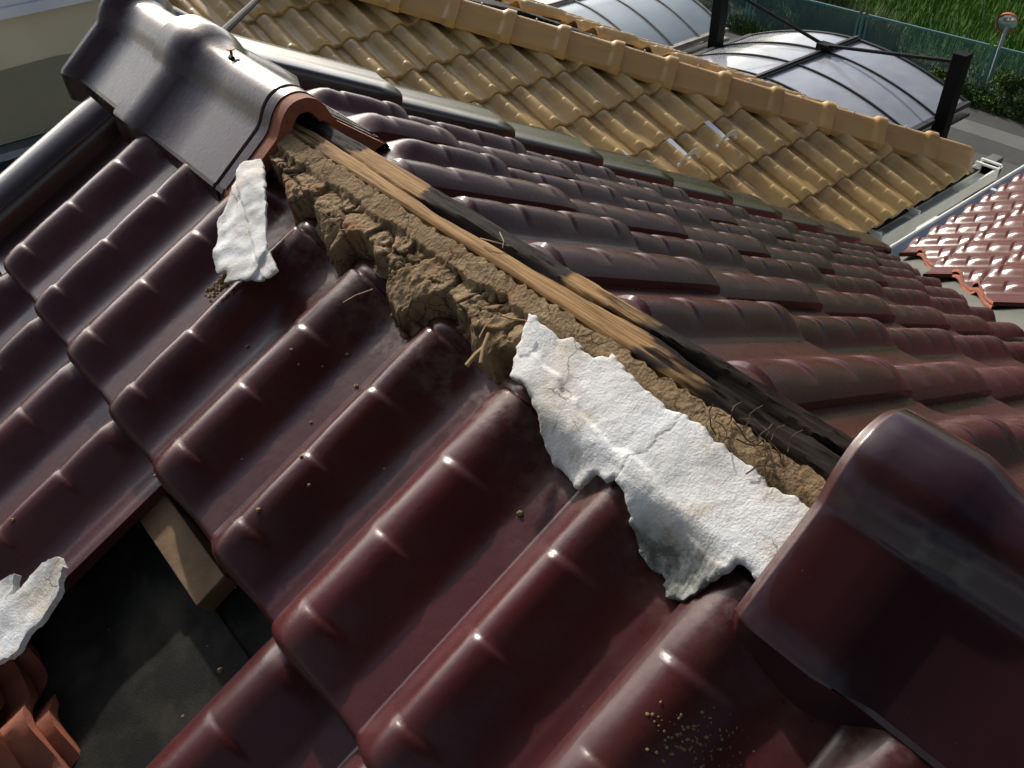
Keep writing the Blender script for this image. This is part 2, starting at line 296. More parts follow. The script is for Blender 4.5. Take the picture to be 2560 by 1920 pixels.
def wood_mat():
    m = bpy.data.materials.new('charred_board'); m.use_nodes = True; n = m.node_tree; P = n.nodes['Principled BSDF']; l = n.links.new
    t = n.nodes.new('ShaderNodeTexCoord'); mp = n.nodes.new('ShaderNodeMapping'); mp.inputs['Scale'].default_value = (7, 230, 90); l(t.outputs['Object'], mp.inputs[0])
    g = n.nodes.new('ShaderNodeTexNoise'); g.inputs['Scale'].default_value = 1.6; g.inputs['Detail'].default_value = 7; g.inputs['Roughness'].default_value = .65; g.inputs['Distortion'].default_value = .5; l(mp.outputs[0], g.inputs['Vector'])
    r = n.nodes.new('ShaderNodeValToRGB'); e = r.color_ramp.elements; e[0].position = .3; e[1].position = .72; e[0].color = (.085, .045, .020, 1); e[1].color = (.46, .29, .13, 1)
    x = e.new(.5); x.color = (.27, .155, .065, 1); l(g.outputs['Fac'], r.inputs[0])
    at = n.nodes.new('ShaderNodeAttribute'); at.attribute_name = 'char'
    cr = n.nodes.new('ShaderNodeValToRGB'); cr.color_ramp.elements[0].color = (.006, .0045, .004, 1); cr.color_ramp.elements[1].color = (.028, .017, .011, 1); cr.color_ramp.elements[0].position = .4; cr.color_ramp.elements[1].position = .75; l(g.outputs['Fac'], cr.inputs[0])
    mx = n.nodes.new('ShaderNodeMix'); mx.data_type = 'RGBA'; l(at.outputs['Fac'], mx.inputs[0]); l(r.outputs[0], mx.inputs[6]); l(cr.outputs[0], mx.inputs[7])
    l(mx.outputs[2], P.inputs['Base Color']); P.inputs['Roughness'].default_value = .8; P.inputs['Specular IOR Level'].default_value = .15
    b = n.nodes.new('ShaderNodeBump'); b.inputs['Strength'].default_value = .7; b.inputs['Distance'].default_value = .0015; l(g.outputs['Fac'], b.inputs['Height']); l(b.outputs[0], P.inputs['Normal'])
    return m
M_WOOD = wood_mat()
M_BATTEN = mat('weathered_batten', (.21, .13, .065), .8, vcol=(.13, .075, .035), vscale=22, bump=.4, bscale=120)
M_STRAW = mat('straw', (.40, .28, .13), .8, vcol=(.28, .18, .08), vscale=40)
M_ROOT = mat('root_fibre', (.085, .048, .024), .9)
M_NAIL = mat('rusty_nail', (.16, .06, .03), .6, metal=.5)

def glassmat(name, col, alpha, rough, vcol, vs, distort):
    m = mat(name, col, rough, spec=.9, vcol=vcol, vscale=vs, coat=.6, coat_r=.06, bump=distort, bscale=1.3, bdist=.10)
    m.node_tree.nodes['Principled BSDF'].inputs['Alpha'].default_value = alpha; return m
M_POLYA = glassmat('frosted_polycarbonate', (.42, .48, .51), .93, .2, (.52, .59, .62), .8, .12)
M_POLYB = glassmat('smoked_polycarbonate', (.40, .41, .47), .94, .13, (.52, .53, .57), .6, .30)

# ------------------------------------------------------------------ tile shape
PW = 0.30
def prof(u, H=.030):
    """height of the double-roll tile over its width, and the local place on a roll (0..1)"""
    best = 0.0; t01 = -1
    for a, r, k0 in ((0.0, .042, .010), (0.150, .046, 0.0)):
        t = u - a; wd = .112
        if 0 <= t <= wd:  # roll width
            if t < r: h = k0 + (H - k0) * math.sin(math.pi/2 * (t / r)) ** (.95 if a == 0 else 1.35)
            else: h = H * (0.5 + 0.5*math.cos(math.pi*(t - r)/(wd - r))) ** .9
            if h > best: best = h
            t01 = t
    return best, t01
def tile_h(u, v, e=.336, cres=(.05, .148, .246), H=.031, head=0.0, first=False, amp=.0032):
    h, t = prof(u, H)
    if first:
        fo = .036 if first is True else (first[0 if u < .15 else 1] if isinstance(first, tuple) else first)
        f = sst(.0, .022 if fo > -.02 else .07, v + fo); sc = f * (.86 if v < 0 else 1.0)
        h *= sc
    if t > .014 and t < .088 and v > 0.01:
        g = math.sin(math.pi*(t - .014)/.074) ** .8
        for c in cres:
            vc = e - c - (t - .03) * .10; d = vc - v
            if 0 <= d < .042: h -= amp * g * (1 - d/.042) ** 1.4
            elif -.008 < d < 0: h -= amp * g * (1 + d/.008) ** 1.5
    if v > e - .042 and t >= 0: h -= prof(u, H)[0] * .34 * ((v - e + .042)/.042) ** 2.2
    if not first and t >= 0: h -= prof(u, H)[0] * .16 * (1 - sst(-.002, .022, v))
    # interlocking groove by the right edge, water channel
    if .262 < u < .300: h -= .0022 * (math.sin((u - .262)/.038*math.pi*3) ** 2)
    # rounded nose
    if v > e - .010: h -= .006 * ((v - e + .010)/.010) ** 2
    if v < -.0005 and v > -.008 and first and t > 0: h -= .0015
    return h + (-.018 + .018 * v / e)
def tile_arrays(e=.336, v0=-.055, first=False, H=.030, cres=(.05, .148, .246), nu=46, wid=PW, amp=.0032, smoke=False):
    us = sorted(set([0, .003, .007, .012, .018, .024, .030] + [i/ nu * (wid + .012) for i in range(nu+1)] + [.150, .156, .162]))
    vs_ = [v0 + (e - v0) * i / 30 for i in range(31)]
    for c in cres:
        for k in (-.03, -.018, -.009, -.003, 0, .0022, .0045, .008): vs_.append(e - c + k)
    for k in (.002, .004, .007, .010, .015, .020, .026, .033, .042): vs_.append(e - k)
    for k in (0, .006, .012, .018, .024, .030, .036): vs_.append(k)
    if first: vs_ += [-.037, -.032, -.026, -.020, -.014, -.008, -.004, 0, .004]
    vs_ = sorted(set(round(x, 5) for x in vs_ if v0 <= x <= e))
    V = []; F = []; mi = []; sm = []
    nU, nV = len(us), len(vs_)
    # side offset: the left lip leans out a little
    for v in vs_:
        for u in us:
            V.append((u, v, tile_h(u, v, e, cres, H, first=first, amp=amp)))
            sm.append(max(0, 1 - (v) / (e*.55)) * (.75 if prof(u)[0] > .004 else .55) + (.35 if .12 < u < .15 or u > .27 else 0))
    for j in range(nV-1):
        for i in range(nU-1): F.append((j*nU+i, j*nU+i+1, (j+1)*nU+i+1, (j+1)*nU+i)); mi.append(0)
    T = .013
    def skirt(idx, off, m=0):
        b = len(V)
        for k in idx:
            p = V[k]; V.append(p); sm.append(sm[k])
        b2 = len(V)
        for k in idx:
            p = V[k]; V.append((p[0] + off[0], p[1] + off[1], p[2] + off[2])); sm.append(sm[k])
        for k in range(len(idx)-1): F.append((b+k, b+k+1, b2+k+1, b2+k)); mi.append(m)
    skirt([j*nU for j in range(nV)], (-.0025, 0, -.024))
    skirt([(nV-1)*nU+i for i in range(nU)], (0, -.001, -.014))
    skirt([j*nU+nU-1 for j in range(nV)][::-1], (.001, 0, -.014))
    skirt([i for i in range(nU)][::-1], (0, 0, -.012), 1)
    # underside
    b = len(V)
    for j in (0, nV-1):
        for i in range(nU): p = V[j*nU+i]; V.append((p[0], p[1], p[2] - T)); sm.append(0)
    for i in range(nU-1): F.append((b+i, b+nU+i, b+nU+i+1, b+i+1)); mi.append(1)
    return V, F, mi, sm
def tile_mesh(name, mats, **k):
    V, F, mi, sm = tile_arrays(**k)
    me = mesh_from(name, V, F, mats, mi, True, 50)
    a = me.attributes.new('smoke', 'FLOAT', 'POINT'); a.data.foreach_set('value', sm)
    return me
def proj_px(p):
    d = Vector(p) - CAM; z = d.dot(FW)
    if z < .02: return None
    return 1280 + 2219.2*d.dot(RT)/z, 960 - 2219.2*d.dot(UP)/z, z
def apply_cut(me, M, planes, name, cutmat=1):
    """real cut of a tile along planes ((point, normal) in world space, the normal side is removed); broken face shows bare clay"""
    bm = bmesh.new(); bm.from_mesh(me); bm.transform(M)
    for co, no in planes:
        r = bmesh.ops.bisect_plane(bm, geom=bm.verts[:]+bm.edges[:]+bm.faces[:], plane_co=co, plane_no=no, clear_outer=True, dist=1e-5)
        ed = [g for g in r['geom_cut'] if isinstance(g, bmesh.types.BMEdge)]
        if ed:
            vs = set(v for e_ in ed for v in e_.verts)
            ext = bmesh.ops.extrude_edge_only(bm, edges=ed)
            nv = [g for g in ext['geom'] if isinstance(g, bmesh.types.BMVert)]
            for v in nv: v.co.z -= .012
            for g in ext['geom']:
                if isinstance(g, bmesh.types.BMFace): g.material_index = cutmat
    bm.transform(M.inverted())
    if len(bm.faces) < 30: bm.free(); return None
    m2 = bpy.data.meshes.new(name); bm.to_mesh(m2); bm.free()
    for mt in me.materials: m2.materials.append(mt)
    return m2
def place(name, me, M, parent, jitter=0.0015):
    o = link(name, me, parent)
    J = Matrix.Translation((0, random.uniform(-jitter, jitter), random.uniform(0, jitter*.7))) @ Matrix.Rotation(random.uniform(-.006, .006), 4, 'Z') @ Matrix.Rotation(random.uniform(-.008, .008), 4, 'Y')
    o.matrix_world = Matrix(M) @ J
    o.matrix_parent_inverse = Matrix.Identity(4)
    o.matrix_basis = Matrix.Translation(-Vector(parent.location)) @ (Matrix(M) @ J)
    return o
def Tm(F_, u, v): return F_ @ Matrix.Translation((u, v, 0))

# ================================================================== MAIN ROOF
roof = empty('tiled_roof', (-1.5, 0, -1.5), 'glossy maroon tiled gable roof whose ridge is stripped open along its middle', 'roof')
t_std = tile_mesh('roof_tile', [M_GLAZE, M_TERRA])
t_firstL = tile_mesh('roof_tile_top_course', [M_GLAZE, M_TERRA], v0=-.062, first=True)
t_firstR = tile_mesh('roof_tile_top_course_far', [M_GLAZE, M_TERRA], v0=-.046, first=.044)
t_firstR0 = tile_mesh('roof_tile_top_course_far_covered', [M_GLAZE, M_TERRA], v0=-.046, first=-.09)
t_firstR1 = tile_mesh('roof_tile_top_course_far_edge', [M_GLAZE, M_TERRA], v0=-.046, first=(.044, -.062))
t_firstM = tile_mesh('roof_tile_top_course_edge', [M_GLAZE, M_TERRA], v0=-.062, first=(.016, -.006))
t_firstU = tile_mesh('roof_tile_top_course_covered', [M_GLAZE, M_TERRA], v0=-.05, first=-.004)
S1L, S1R, EX = .4711, .3851, .336
HOLE = {(2, 1), (2, 2), (1, 2)}
for m in range(0, 9):
    for k in range(0, 4):
        if (m, k) in HOLE: continue
        M = Tm(FL, .30*m, S1L + EX*(k-1))
        place('roof_tile', (t_firstM if m == 4 else t_firstU if (m == 0 or m > 3) else t_firstL) if k == 0 else t_std, M, roof)
XR0 = -.2381
vco = Vector((-2.73 + .055, 0, 0)); vno = Vector((-1, -1, 0)).normalized()   # valley line y = -(x + 2.73)
def off_valley(d): return (Vector((-2.73, 0, 0)) + Vector((1, 1, 0)).normalized() * d)
for m in range(0, 8):
    for k in range(0, 9):
        M = Tm(FR, XR0 - .30*m, S1R + EX*(k-1))  # column m, course k
        cs = [M @ Vector((u, v, 0)) for u in (0, .31) for v in (-.05, EX)]
        ds = [(c.x + c.y + 2.73)/math.sqrt(2) for c in cs]
        if max(ds) < .07: continue
        me = ({0: t_firstR0, 1: t_firstR1}.get(m, t_firstR)) if k == 0 else t_std
        if min(ds) < .03:
            me = apply_cut(me, M, [(off_valley(.03), Vector((-1, -1, 0)).normalized())], 'cut_roof_tile')
            if me is None: continue
        place('roof_tile', me, M, roof)
# verge tiles
def verge_mesh(name, pts, v0, e, matr):
    V = []; F = []; n = len(pts)
    vs_ = [v0 + (e - v0)*i/6 for i in range(7)] + [e - .004]; vs_.sort(); vs_.append(e+.0)
    vs_ = sorted(set(vs_))
    for v in vs_:
        for (u, h) in pts: V.append((u, v, h - .016 + .018*v/e - (.004 if v > e-.001 else 0)))
    for j in range(len(vs_)-1):
        for i in range(n-1): F.append((j*n+i, j*n+i+1, (j+1)*n+i+1, (j+1)*n+i))
    b = len(V); j = len(vs_)-1
    for (u, h) in pts: V.append((u, e, h - .02 + .018))
    for (u, h) in pts: V.append((u, e, h - .036))
    for i in range(n-1): F.append((b+i, b+i+1, b+n+i+1, b+n+i))
    me = mesh_from(name, V, F, [matr], None, True, 45)
    bm = bmesh.new(); bm.from_mesh(me); bmesh.ops.recalc_face_normals(bm, faces=bm.faces); bm.to_mesh(me); bm.free(); return me
# near side: rolled verge, u measured from x=0 towards the gable (negative u)
vp = [(-.218, -.16), (-.217, -.02), (-.214, .004)] + [(-.160 - .052*math.cos(a), .006 + .030*math.sin(a)) for a in [math.pi*i/14 for i in range(1, 14)]] + [(-.107, .000), (-.105, -.016), (-.092, -.018), (.004, -.012)]
vl = verge_mesh('verge_tile', vp, -.06, EX, M_VERGE); vl0 = verge_mesh('verge_tile_top', vp, .02, EX, M_VERGE)
for k in range(0, 4): place('verge_tile', vl0 if k == 0 else vl, Tm(FL, 0, S1L + .02 + EX*(k-1)), roof, .0005)
# far side: flat capped verge
vq = [(.0, -.004), (.002, .028), (.006, .036), (.014, .040), (.06, .046), (.085, .047), (.110, .052), (.145, .052), (.156, .048), (.162, .036), (.164, -.12)]
vr = verge_mesh('verge_tile_far', vq, -.06, EX, M_VERGE)
for k in range(0, 9): place('verge_tile', vr, Tm(FR, .037, .4322 + EX*(k-1)) , roof, .0005)

# roofing felt under the tiles
def sheet(F_, u0, u1, v0, v1, h, nu, nv, amp, name, matr, parent, cut=None):
    V = []; F = []
    for j in range(nv+1):
        for i in range(nu+1):
            u = u0 + (u1-u0)*i/nu; v = v0 + (v1-v0)*j/nv
            V.append(F_ @ Vector((u, v, h + amp*fbm(Vector((u*5, v*5, 3)), 3))))
    for j in range(nv):
        for i in range(nu): F.append((j*(nu+1)+i, j*(nu+1)+i+1, (j+1)*(nu+1)+i+1, (j+1)*(nu+1)+i))
    me = mesh_from(name, V, F, [matr], None, True, 180)
    return link(name, me, parent)
fs = sheet(FL, -.04, 3.0, 0.0, 3.3, -.066, 260, 280, .006, 'roofing_felt', M_FELT, roof)
fs2 = sheet(FL, .765, 1.9, .53, 1.2, -.0625, 60, 40, .003, 'felt_overlap', M_FELT, roof)
FELTR = MB()
for (x0, x1) in ((-3.0, .06),):
    pts = [(x1, 0), (x1, -(x1+2.73)), (-2.73, 0)]
    FELTR.add([(x, y, y*SN/CS - .07) for x, y in pts], [(0, 1, 2)])
FELTR.obj('roofing_felt', M_FELT, roof)

# ---- ridge board, mud bed, plaster
BX0, BX1 = -1.34, -.285; YC = .0125; YB = .0100
def board():
    nx, ny = 420, 26; V = []; F = []; ch = []
    def crack(x): return YB - .002 + .012*noise.noise(Vector((x*4.0, 0, 7))) - .006*math.sin((x+.3)*6)
    for i in range(nx+1):
        x = BX0 + (BX1-BX0)*i/nx
        w2 = .0280 + .0012*noise.noise(Vector((x*9, 1, 0)))
        for j in range(ny+1):
            t = j/ny; y = YB - w2 + 2*w2*t
            edge = min(t, 1-t)*2*w2
            z = .002 - .004*max(0, 1-edge/.004)**2
            z += .0012*fbm(Vector((x*9, y*160, 0)), 3)
            d = abs(y - crack(x)); cw = .0011 + .0045*abs(noise.noise(Vector((x*5, 3, 3)))) * (1 + 1.6*sst(-.85, -1.15, x)) + .0025*max(sst(-.49, -.43, x), sst(-.62, -.68, x)*sst(-.9, -.84, x))
            dep = .011 * math.exp(-(d/cw)**2) * (.35 + sst(-.05, .3, noise.noise(Vector((x*3.1, 5, 1)))+.25))
            z -= dep
            # burnt, eroded parts
            n1 = .6*fbm(Vector((x*7.0, y*40, 2)), 3) + .7*fbm(Vector((x*16, y*330, 5)), 4)
            side = sst(.010, -.016, y - YB)   # 1 on the far side
            zone = .12
            zone = max(zone, 1.0*sst(-.49, -.43, x)*(.45+.7*side))
            zone = max(zone, 1.15*sst(-.59, -.64, x)*sst(-.90, -.85, x)*(.12+1.0*side))
            zone = max(zone, .7*sst(-.88, -.92, x)*(.3+.6*side))
            zone = max(zone, 1.25*sst(-.985, -1.03, x)*(.42+.9*side + .5*sst(-1.08, -1.16, x)))
            c = sst(.34, .54, zone*.82 + n1*.34 + dep*30)
            rough = c*.0022*fbm(Vector((x*14, y*240, 9)), 3) * (1 + sst(-.95, -1.1, x))
            V.append((x, y, z + rough)); ch.append(min(1, c))
    n = ny+1
    for i in range(nx):
        for j in range(ny): F.append((i*n+j, (i+1)*n+j, (i+1)*n+j+1, i*n+j+1))
    for j in (0, ny):
        b = len(V)
        for i in range(nx+1): V.append(V[i*n+j]); ch.append(ch[i*n+j]*.7)
        for i in range(nx+1): p = V[i*n+j]; V.append((p[0], p[1], -.034)); ch.append(.55)
        for i in range(nx): F.append((b+i, b+i+1, b+nx+1+i+1, b+nx+1+i))
    me = mesh_from('ridge_board', V, F, [M_WOOD], None, True, 60)
    bm = bmesh.new(); bm.from_mesh(me); bmesh.ops.recalc_face_normals(bm, faces=bm.faces); bm.to_mesh(me); bm.free()
    a = me.attributes.new('char', 'FLOAT', 'POINT'); a.data.foreach_set('value', ch)
    return link('ridge_board', me, roof)
board()['label'] = 'long ridge board with burnt black streaks and a split down its length'

def tileL(x, s):
    """top of the tiles on the camera's slope, height above the slope plane"""
    u = (-x) % .30; k = 0 if s <= S1L else 1
    v = s - (S1L + EX*(k-1))
    if k == 0 and v < -.062: return -.05
    return tile_h(u, v, first=(k == 0))
def inside(poly, x, y):
    c = False; n = len(poly)
    for i in range(n):
        x1, y1 = poly[i]; x2, y2 = poly[(i+1) % n]
        if (y1 > y) != (y2 > y) and x < (x2-x1)*(y-y1)/(y2-y1) + x1: c = not c
    return c
def dist_poly(poly, x, y):
    best = 9; bp = None; n = len(poly)
    for i in range(n):
        x1, y1 = poly[i]; x2, y2 = poly[(i+1) % n]; dx, dy = x2-x1, y2-y1; l = dx*dx+dy*dy
        t = 0 if l == 0 else min(1, max(0, ((x-x1)*dx+(y-y1)*dy)/l)); px, py = x1+t*dx, y1+t*dy
        d = math.hypot(x-px, y-py)
        if d < best: best = d; bp = (px, py)
    return best, bp
def ragged(poly, step=.006, amp=.0025, seed=0):
    o = []
    n = len(poly)
    for i in range(n):
        a = poly[i]; b = poly[(i+1) % n]; l = math.hypot(b[0]-a[0], b[1]-a[1]); k = max(1, int(l/step))
        for j in range(k):
            t = j/k; x = a[0]+(b[0]-a[0])*t; y = a[1]+(b[1]-a[1])*t
            q = Vector((x*120, y*120, seed)); j2 = Vector((x*430, y*430, seed+2)); o.append((x + amp*noise.noise(q) + amp*.35*noise.noise(j2), y + amp*noise.noise(q + Vector((5, 5, 5))) + amp*.35*noise.noise(j2 + Vector((3, 3, 3)))))
    return o
def patch(name, poly, hfun, thick, matr, parent, res=.0028, attrs=None, F_=FL, edge_drop=None, rag=.0022, seed=0):
    """sheet over a ragged outline in slope coordinates (x, s) with its own thickness"""
    P = ragged(poly, .0028, rag, seed); xs = [p[0] for p in P]; ys = [p[1] for p in P]
    x0, x1, y0, y1 = min(xs)-res, max(xs)+res, min(ys)-res, max(ys)+res
    nx = int((x1-x0)/res)+1; ny = int((y1-y0)/res)+1
    # scanline inside test
    ins = [[False]*(ny) for _ in range(nx)]
    for j in range(ny):
        yc = y0 + (j+.5)*res; cross = []
        for i in range(len(P)):
            a = P[i]; b = P[(i+1) % len(P)]
            if (a[1] > yc) != (b[1] > yc): cross.append(a[0] + (b[0]-a[0])*(yc-a[1])/(b[1]-a[1]))
        cross.sort()
        for c in range(0, len(cross)-1, 2):
            i0 = max(0, int((cross[c]-x0)/res + .5)); i1 = min(nx-1, int((cross[c+1]-x0)/res - .5))
            for i in range(i0, i1+1): ins[i][j] = True
    idx = {}; pos = []; F = []
    def vid(i, j):
        if (i, j) not in idx: idx[(i, j)] = len(pos); pos.append([x0+i*res, y0+j*res])
        return idx[(i, j)]
    cnt = {}
    for i in range(nx):
        for j in range(ny):
            if ins[i][j]:
                f = (vid(i, j), vid(i+1, j), vid(i+1, j+1), vid(i, j+1)); F.append(f)
                for a in range(4):
                    e = (min(f[a], f[(a+1) % 4]), max(f[a], f[(a+1) % 4])); cnt[e] = cnt.get(e, 0)+1
    be = [e for e, c in cnt.items() if c == 1]; bv = set(v for e in be for v in e)
    for v in bv:
        d, p = dist_poly(P, *pos[v])
        if d < res*1.6: pos[v] = list(p)
    # distance to border (coarse): multi-source BFS in grid steps
    dist = {v: 0.0 for v in bv}; fr = list(bv); adj = {}
    for f in F:
        for a in range(4): adj.setdefault(f[a], set()).update((f[(a+1) % 4], f[(a+3) % 4]))
    d = 0
    while fr:
        d += res; nf = []
        for v in fr:
            for q in adj.get(v, ()):
                if q not in dist: dist[q] = d; nf.append(q)
        fr = nf
    V = []; A = {a: [] for a in (attrs or {})}
    for i, (x, s) in enumerate(pos):
        de = dist.get(i, 0); h = hfun(x, s, de)
        V.append(F_ @ Vector((-x, s, h)))
        for a, fn in (attrs or {}).items(): A[a].append(fn(x, s, de))
    # skirt with thickness
    orient = {}
    for f in F:
        for a in range(4): orient[(f[a], f[(a+1) % 4])] = True
    low = {}
    nrm = F_.to_3x3() @ Vector((0, 0, 1))
    for v in bv:
        low[v] = len(V); V.append(Vector(V[v]) - nrm*thick)
        for a in A: A[a].append(A[a][v])
    FF = list(F)
    for (a, b) in be:
        if (a, b) in orient: FF.append((a, low[a], low[b], b))
        else: FF.append((b, low[b], low[a], a))
    me = mesh_from(name, V, FF, [matr], None, True, 70)
    bm = bmesh.new(); bm.from_mesh(me); bmesh.ops.recalc_face_normals(bm, faces=bm.faces)
    if sum(f.normal.dot(nrm) for f in bm.faces[:200]) < 0: bmesh.ops.reverse_faces(bm, faces=bm.faces)
    bm.to_mesh(me); bm.free()
    for a in A:
        at = me.attributes.new(a, 'FLOAT', 'POINT'); at.data.foreach_set('value', A[a])
    return link(name, me, parent)

MUDP = [(-.30,.035),(-.45,.036),(-.60,.037),(-.68,.040),(-.75,.038),(-.90,.037),(-1.05,.037),(-1.20,.037),(-1.27,.037),
        (-1.27,.075),(-1.18,.085),(-1.05,.09),(-.96,.10),(-.92,.118),(-.905,.116),(-.897,.130),(-.880,.134),(-.858,.133),(-.845,.128),(-.833,.117),(-.809,.115),(-.792,.106),(-.778,.110),(-.764,.124),(-.764,.145),(-.740,.158),(-.716,.150),(-.690,.134),(-.673,.117),(-.656,.120),(-.640,.112),(-.622,.106),(-.604,.110),(-.599,.126),(-.590,.147),(-.566,.142),(-.550,.135),(-.515,.121),(-.497,.107),(-.477,.105),(-.466,.128),(-.449,.130),(-.420,.112),(-.392,.101),(-.30,.085)]
def vor(x, y, sc, z=0):
    d, p = noise.voronoi(Vector((x*sc, y*sc, z)), distance_metric='DISTANCE'); return d[1]-d[0], p[0]
def mud_base(x, s):
    wx = x + .008*noise.noise(Vector((x*30, s*30, 0))); ws = s + .008*noise.noise(Vector((x*30, s*30, 9)))
    d, p = noise.voronoi(Vector((wx*24, ws*20, 0)), distance_metric='DISTANCE'); e1 = d[1]-d[0]; c1 = p[0]
    d2, p2 = noise.voronoi(Vector((wx*60, ws*52, 4)), distance_metric='DISTANCE'); e2 = d2[1]-d2[0]; c2 = p2[0]
    q1 = noise.noise_vector(c1*7.3 + Vector((3, 1, 2))); q2 = noise.noise_vector(c2*5.7)
    k1 = .35+.65*sst(-.2, .3, noise.noise(Vector((x*13, s*13, 5)))); k2 = sst(-.1, .3, noise.noise(Vector((x*22, s*22, 1))))
    crack = max(sst(.075, .012, e1)*k1, .6*sst(.09, .02, e2)*k2)
    lip = sst(.066, .061, s + .009*noise.noise(Vector((x*16, 1, 1))) + .003*noise.noise(Vector((x*70, 1, 1))))
    body = .0175 + .0042*q1[2] + .0022*q2[2]*k2
    body += (wx - c1[0]/24)*q1[0]*.26 + (ws - c1[1]/20)*q1[1]*.26 + ((wx - c2[0]/60)*q2[0] + (ws - c2[1]/52)*q2[1])*.32*k2
    body += .0024*fbm(Vector((x*60, s*60, 2)), 4, .6) + .0012*fbm(Vector((x*220, s*160, 2)), 2)
    body += .008*math.exp(-((s-.100)/.02)**2) - .002*math.exp(-((s-.069)/.006)**2)
    h = lip*(.0225 + .0009*fbm(Vector((x*40, s*60, 7)), 4)) + (1-lip)*min(body, .034)
    crack *= (1 - .8*lip)
    h -= .0055*crack
    return h, crack
def mud_h(x, s, de):
    h, c = mud_base(x, s); tl = tileL(x, s)
    hb = tl + .002 + .004*max(0, fbm(Vector((x*60, s*60, 3)), 3))
    k = sst(0, .016, de)
    if s < .080: k = 1
    if x < -.90 and s > .056: h = min(h, .0215 - .006*sst(.056, .07, s))
    if s < .05: return h
    return max(h*k + (1-k)*min(h, hb), hb - .001*(1-k))
patch('mud_bed', MUDP, mud_h, .02, M_MUD, roof, .0022, {'crack': lambda x, s, d: min(1, mud_base(x, s)[1]*1.1)}, rag=.005)
# dried clods and dust left of the big plaster piece, on the tile heads
PLP = [(-.894,.059),(-.906,.059),(-.914,.063),(-.930,.063),(-.942,.064),(-.956,.056),(-.966,.056),(-.973,.061),(-.988,.061),(-1.002,.054),(-1.003,.047),(-1.012,.049),(-1.029,.055),(-1.043,.057),(-1.059,.059),(-1.076,.061),(-1.096,.062),(-1.101,.057),(-1.111,.058),(-1.127,.056),(-1.136,.061),(-1.151,.062),(-1.164,.064),(-1.179,.063),(-1.192,.065),(-1.203,.067),(-1.218,.068),(-1.229,.063),(-1.29,.064),(-1.29,.15),(-1.249,.137),(-1.235,.133),(-1.227,.133),(-1.222,.145),(-1.215,.155),(-1.209,.168),(-1.206,.179),(-1.203,.184),(-1.196,.187),(-1.186,.190),(-1.177,.186),(-1.176,.178),(-1.160,.181),(-1.146,.178),(-1.135,.168),(-1.118,.156),(-1.104,.145),(-1.097,.143),(-1.091,.141),(-1.083,.147),(-1.069,.147),(-1.064,.157),(-1.059,.166),(-1.050,.168),(-1.038,.163),(-1.017,.162),(-1.002,.156),(-.983,.139),(-.964,.130),(-.949,.123),(-.934,.123),(-.927,.125),(-.919,.113),(-.910,.099),(-.902,.083),(-.897,.073)]
CR1 = [(-1.101,.057),(-1.104,.075),(-1.098,.088),(-1.101,.104),(-1.090,.118),(-1.093,.130),(-1.091,.142)]
CR2 = [(-1.236,.075),(-1.226,.095),(-1.229,.110),(-1.222,.128),(-1.216,.150)]
def dl(line, x, y):
    b = 9
    for i in range(len(line)-1):
        x1, y1 = line[i]; x2, y2 = line[i+1]; dx, dy = x2-x1, y2-y1; t = min(1, max(0, ((x-x1)*dx+(y-y1)*dy)/(dx*dx+dy*dy)))
        b = min(b, math.hypot(x-x1-t*dx, y-y1-t*dy))
    return b
def pl_h(x, s, de):
    h = .0235 + .0016*fbm(Vector((x*14, s*14, 4)), 2) + .0005*fbm(Vector((x*60, s*60, 4)), 3)
    for (cx, cs_, a_) in ((-1.0, .105, .9), (-1.15, .13, 1.4)): h += .0035*sst(-.0025, .0025, (s-cs_) + .25*math.sin((x-cx)*22*a_)*.06 + .006*noise.noise(Vector((x*50, s*50, 2)))) * sst(.09, .05, abs(x-cx))
    h += .004*sst(.02, -.02, (s-.118) + .3*(x+1.05) + .01*noise.noise(Vector((x*30, s*30, 1))))
    tl = sum(tileL(x + d_, s) for d_ in (-.018, -.012, -.006, 0, .006, .012, .018))/7; low = sst(.125, .175, s)
    h = h*(1-low) + (tl + .009 + .003*fbm(Vector((x*40, s*40, 1)), 3))*low
    h = max(h, tl + .0045)
    w2 = x + .002*noise.noise(Vector((x*150, s*150, 0)))
    h -= .0004*sst(.0022, .0004, dl(CR1, w2, s)) - .0022*sst(-.001, .003, x - (-1.2255) + .1*(s-.1) + .004*noise.noise(Vector((s*90, 1, 1))))*0
    return h - .0015*(1-sst(0, .003, de))
def mould(x, s, de):
    a = 2.0*sst(.088, .0, math.hypot((x+1.172)*1.0, (s-.192)*1.3)) + .45*sst(.03, 0, math.hypot(x+1.20, s-.155))
    b = .6*sst(.03, 0, math.hypot(x+.955, s-.128)) + .5*sst(.02, 0, math.hypot(x+.985, s-.15)) + .35*sst(.006, 0, de)
    return min(.93, a + b*.9)
big = patch('plaster_sheet', PLP, pl_h, .006, M_PLAST, roof, .0018, {'mould': mould, 'crack': lambda x, s, d: .8*sst(.0011, .0001, dl(CR1, x + .0015*noise.noise(Vector((x*200, s*200, 0))), s)) + .0*d}, rag=.0035)
big['label'] = 'long white lime plaster sheet with a grey mouldy lower lip and a thin crack'
# thin plaster line on the far side of the board
PR = []
for i in range(0, 41): x = -.36 - .9*i/40; PR.append((x, .010))
for i in range(40, -1, -1): x = -.36 - .9*i/40; PR.append((x, .0145 + max(0, .028*noise.noise(Vector((x*11, 3, 0)))) + .004*noise.noise(Vector((x*70, 3, 0)))))
FRm = frame((0, 0, 0), (-1, 0, 0), (0, -CS, -SN), (0, -SN, CS))
patch('plaster_edge', PR, lambda x, s, d: .004 + .003*noise.noise(Vector((x*40, s*90, 0))), .02, M_PLAST, roof, .003, {'mould': lambda x, s, d: .1, 'crack': lambda x, s, d: 0.0}, F_=FRm)

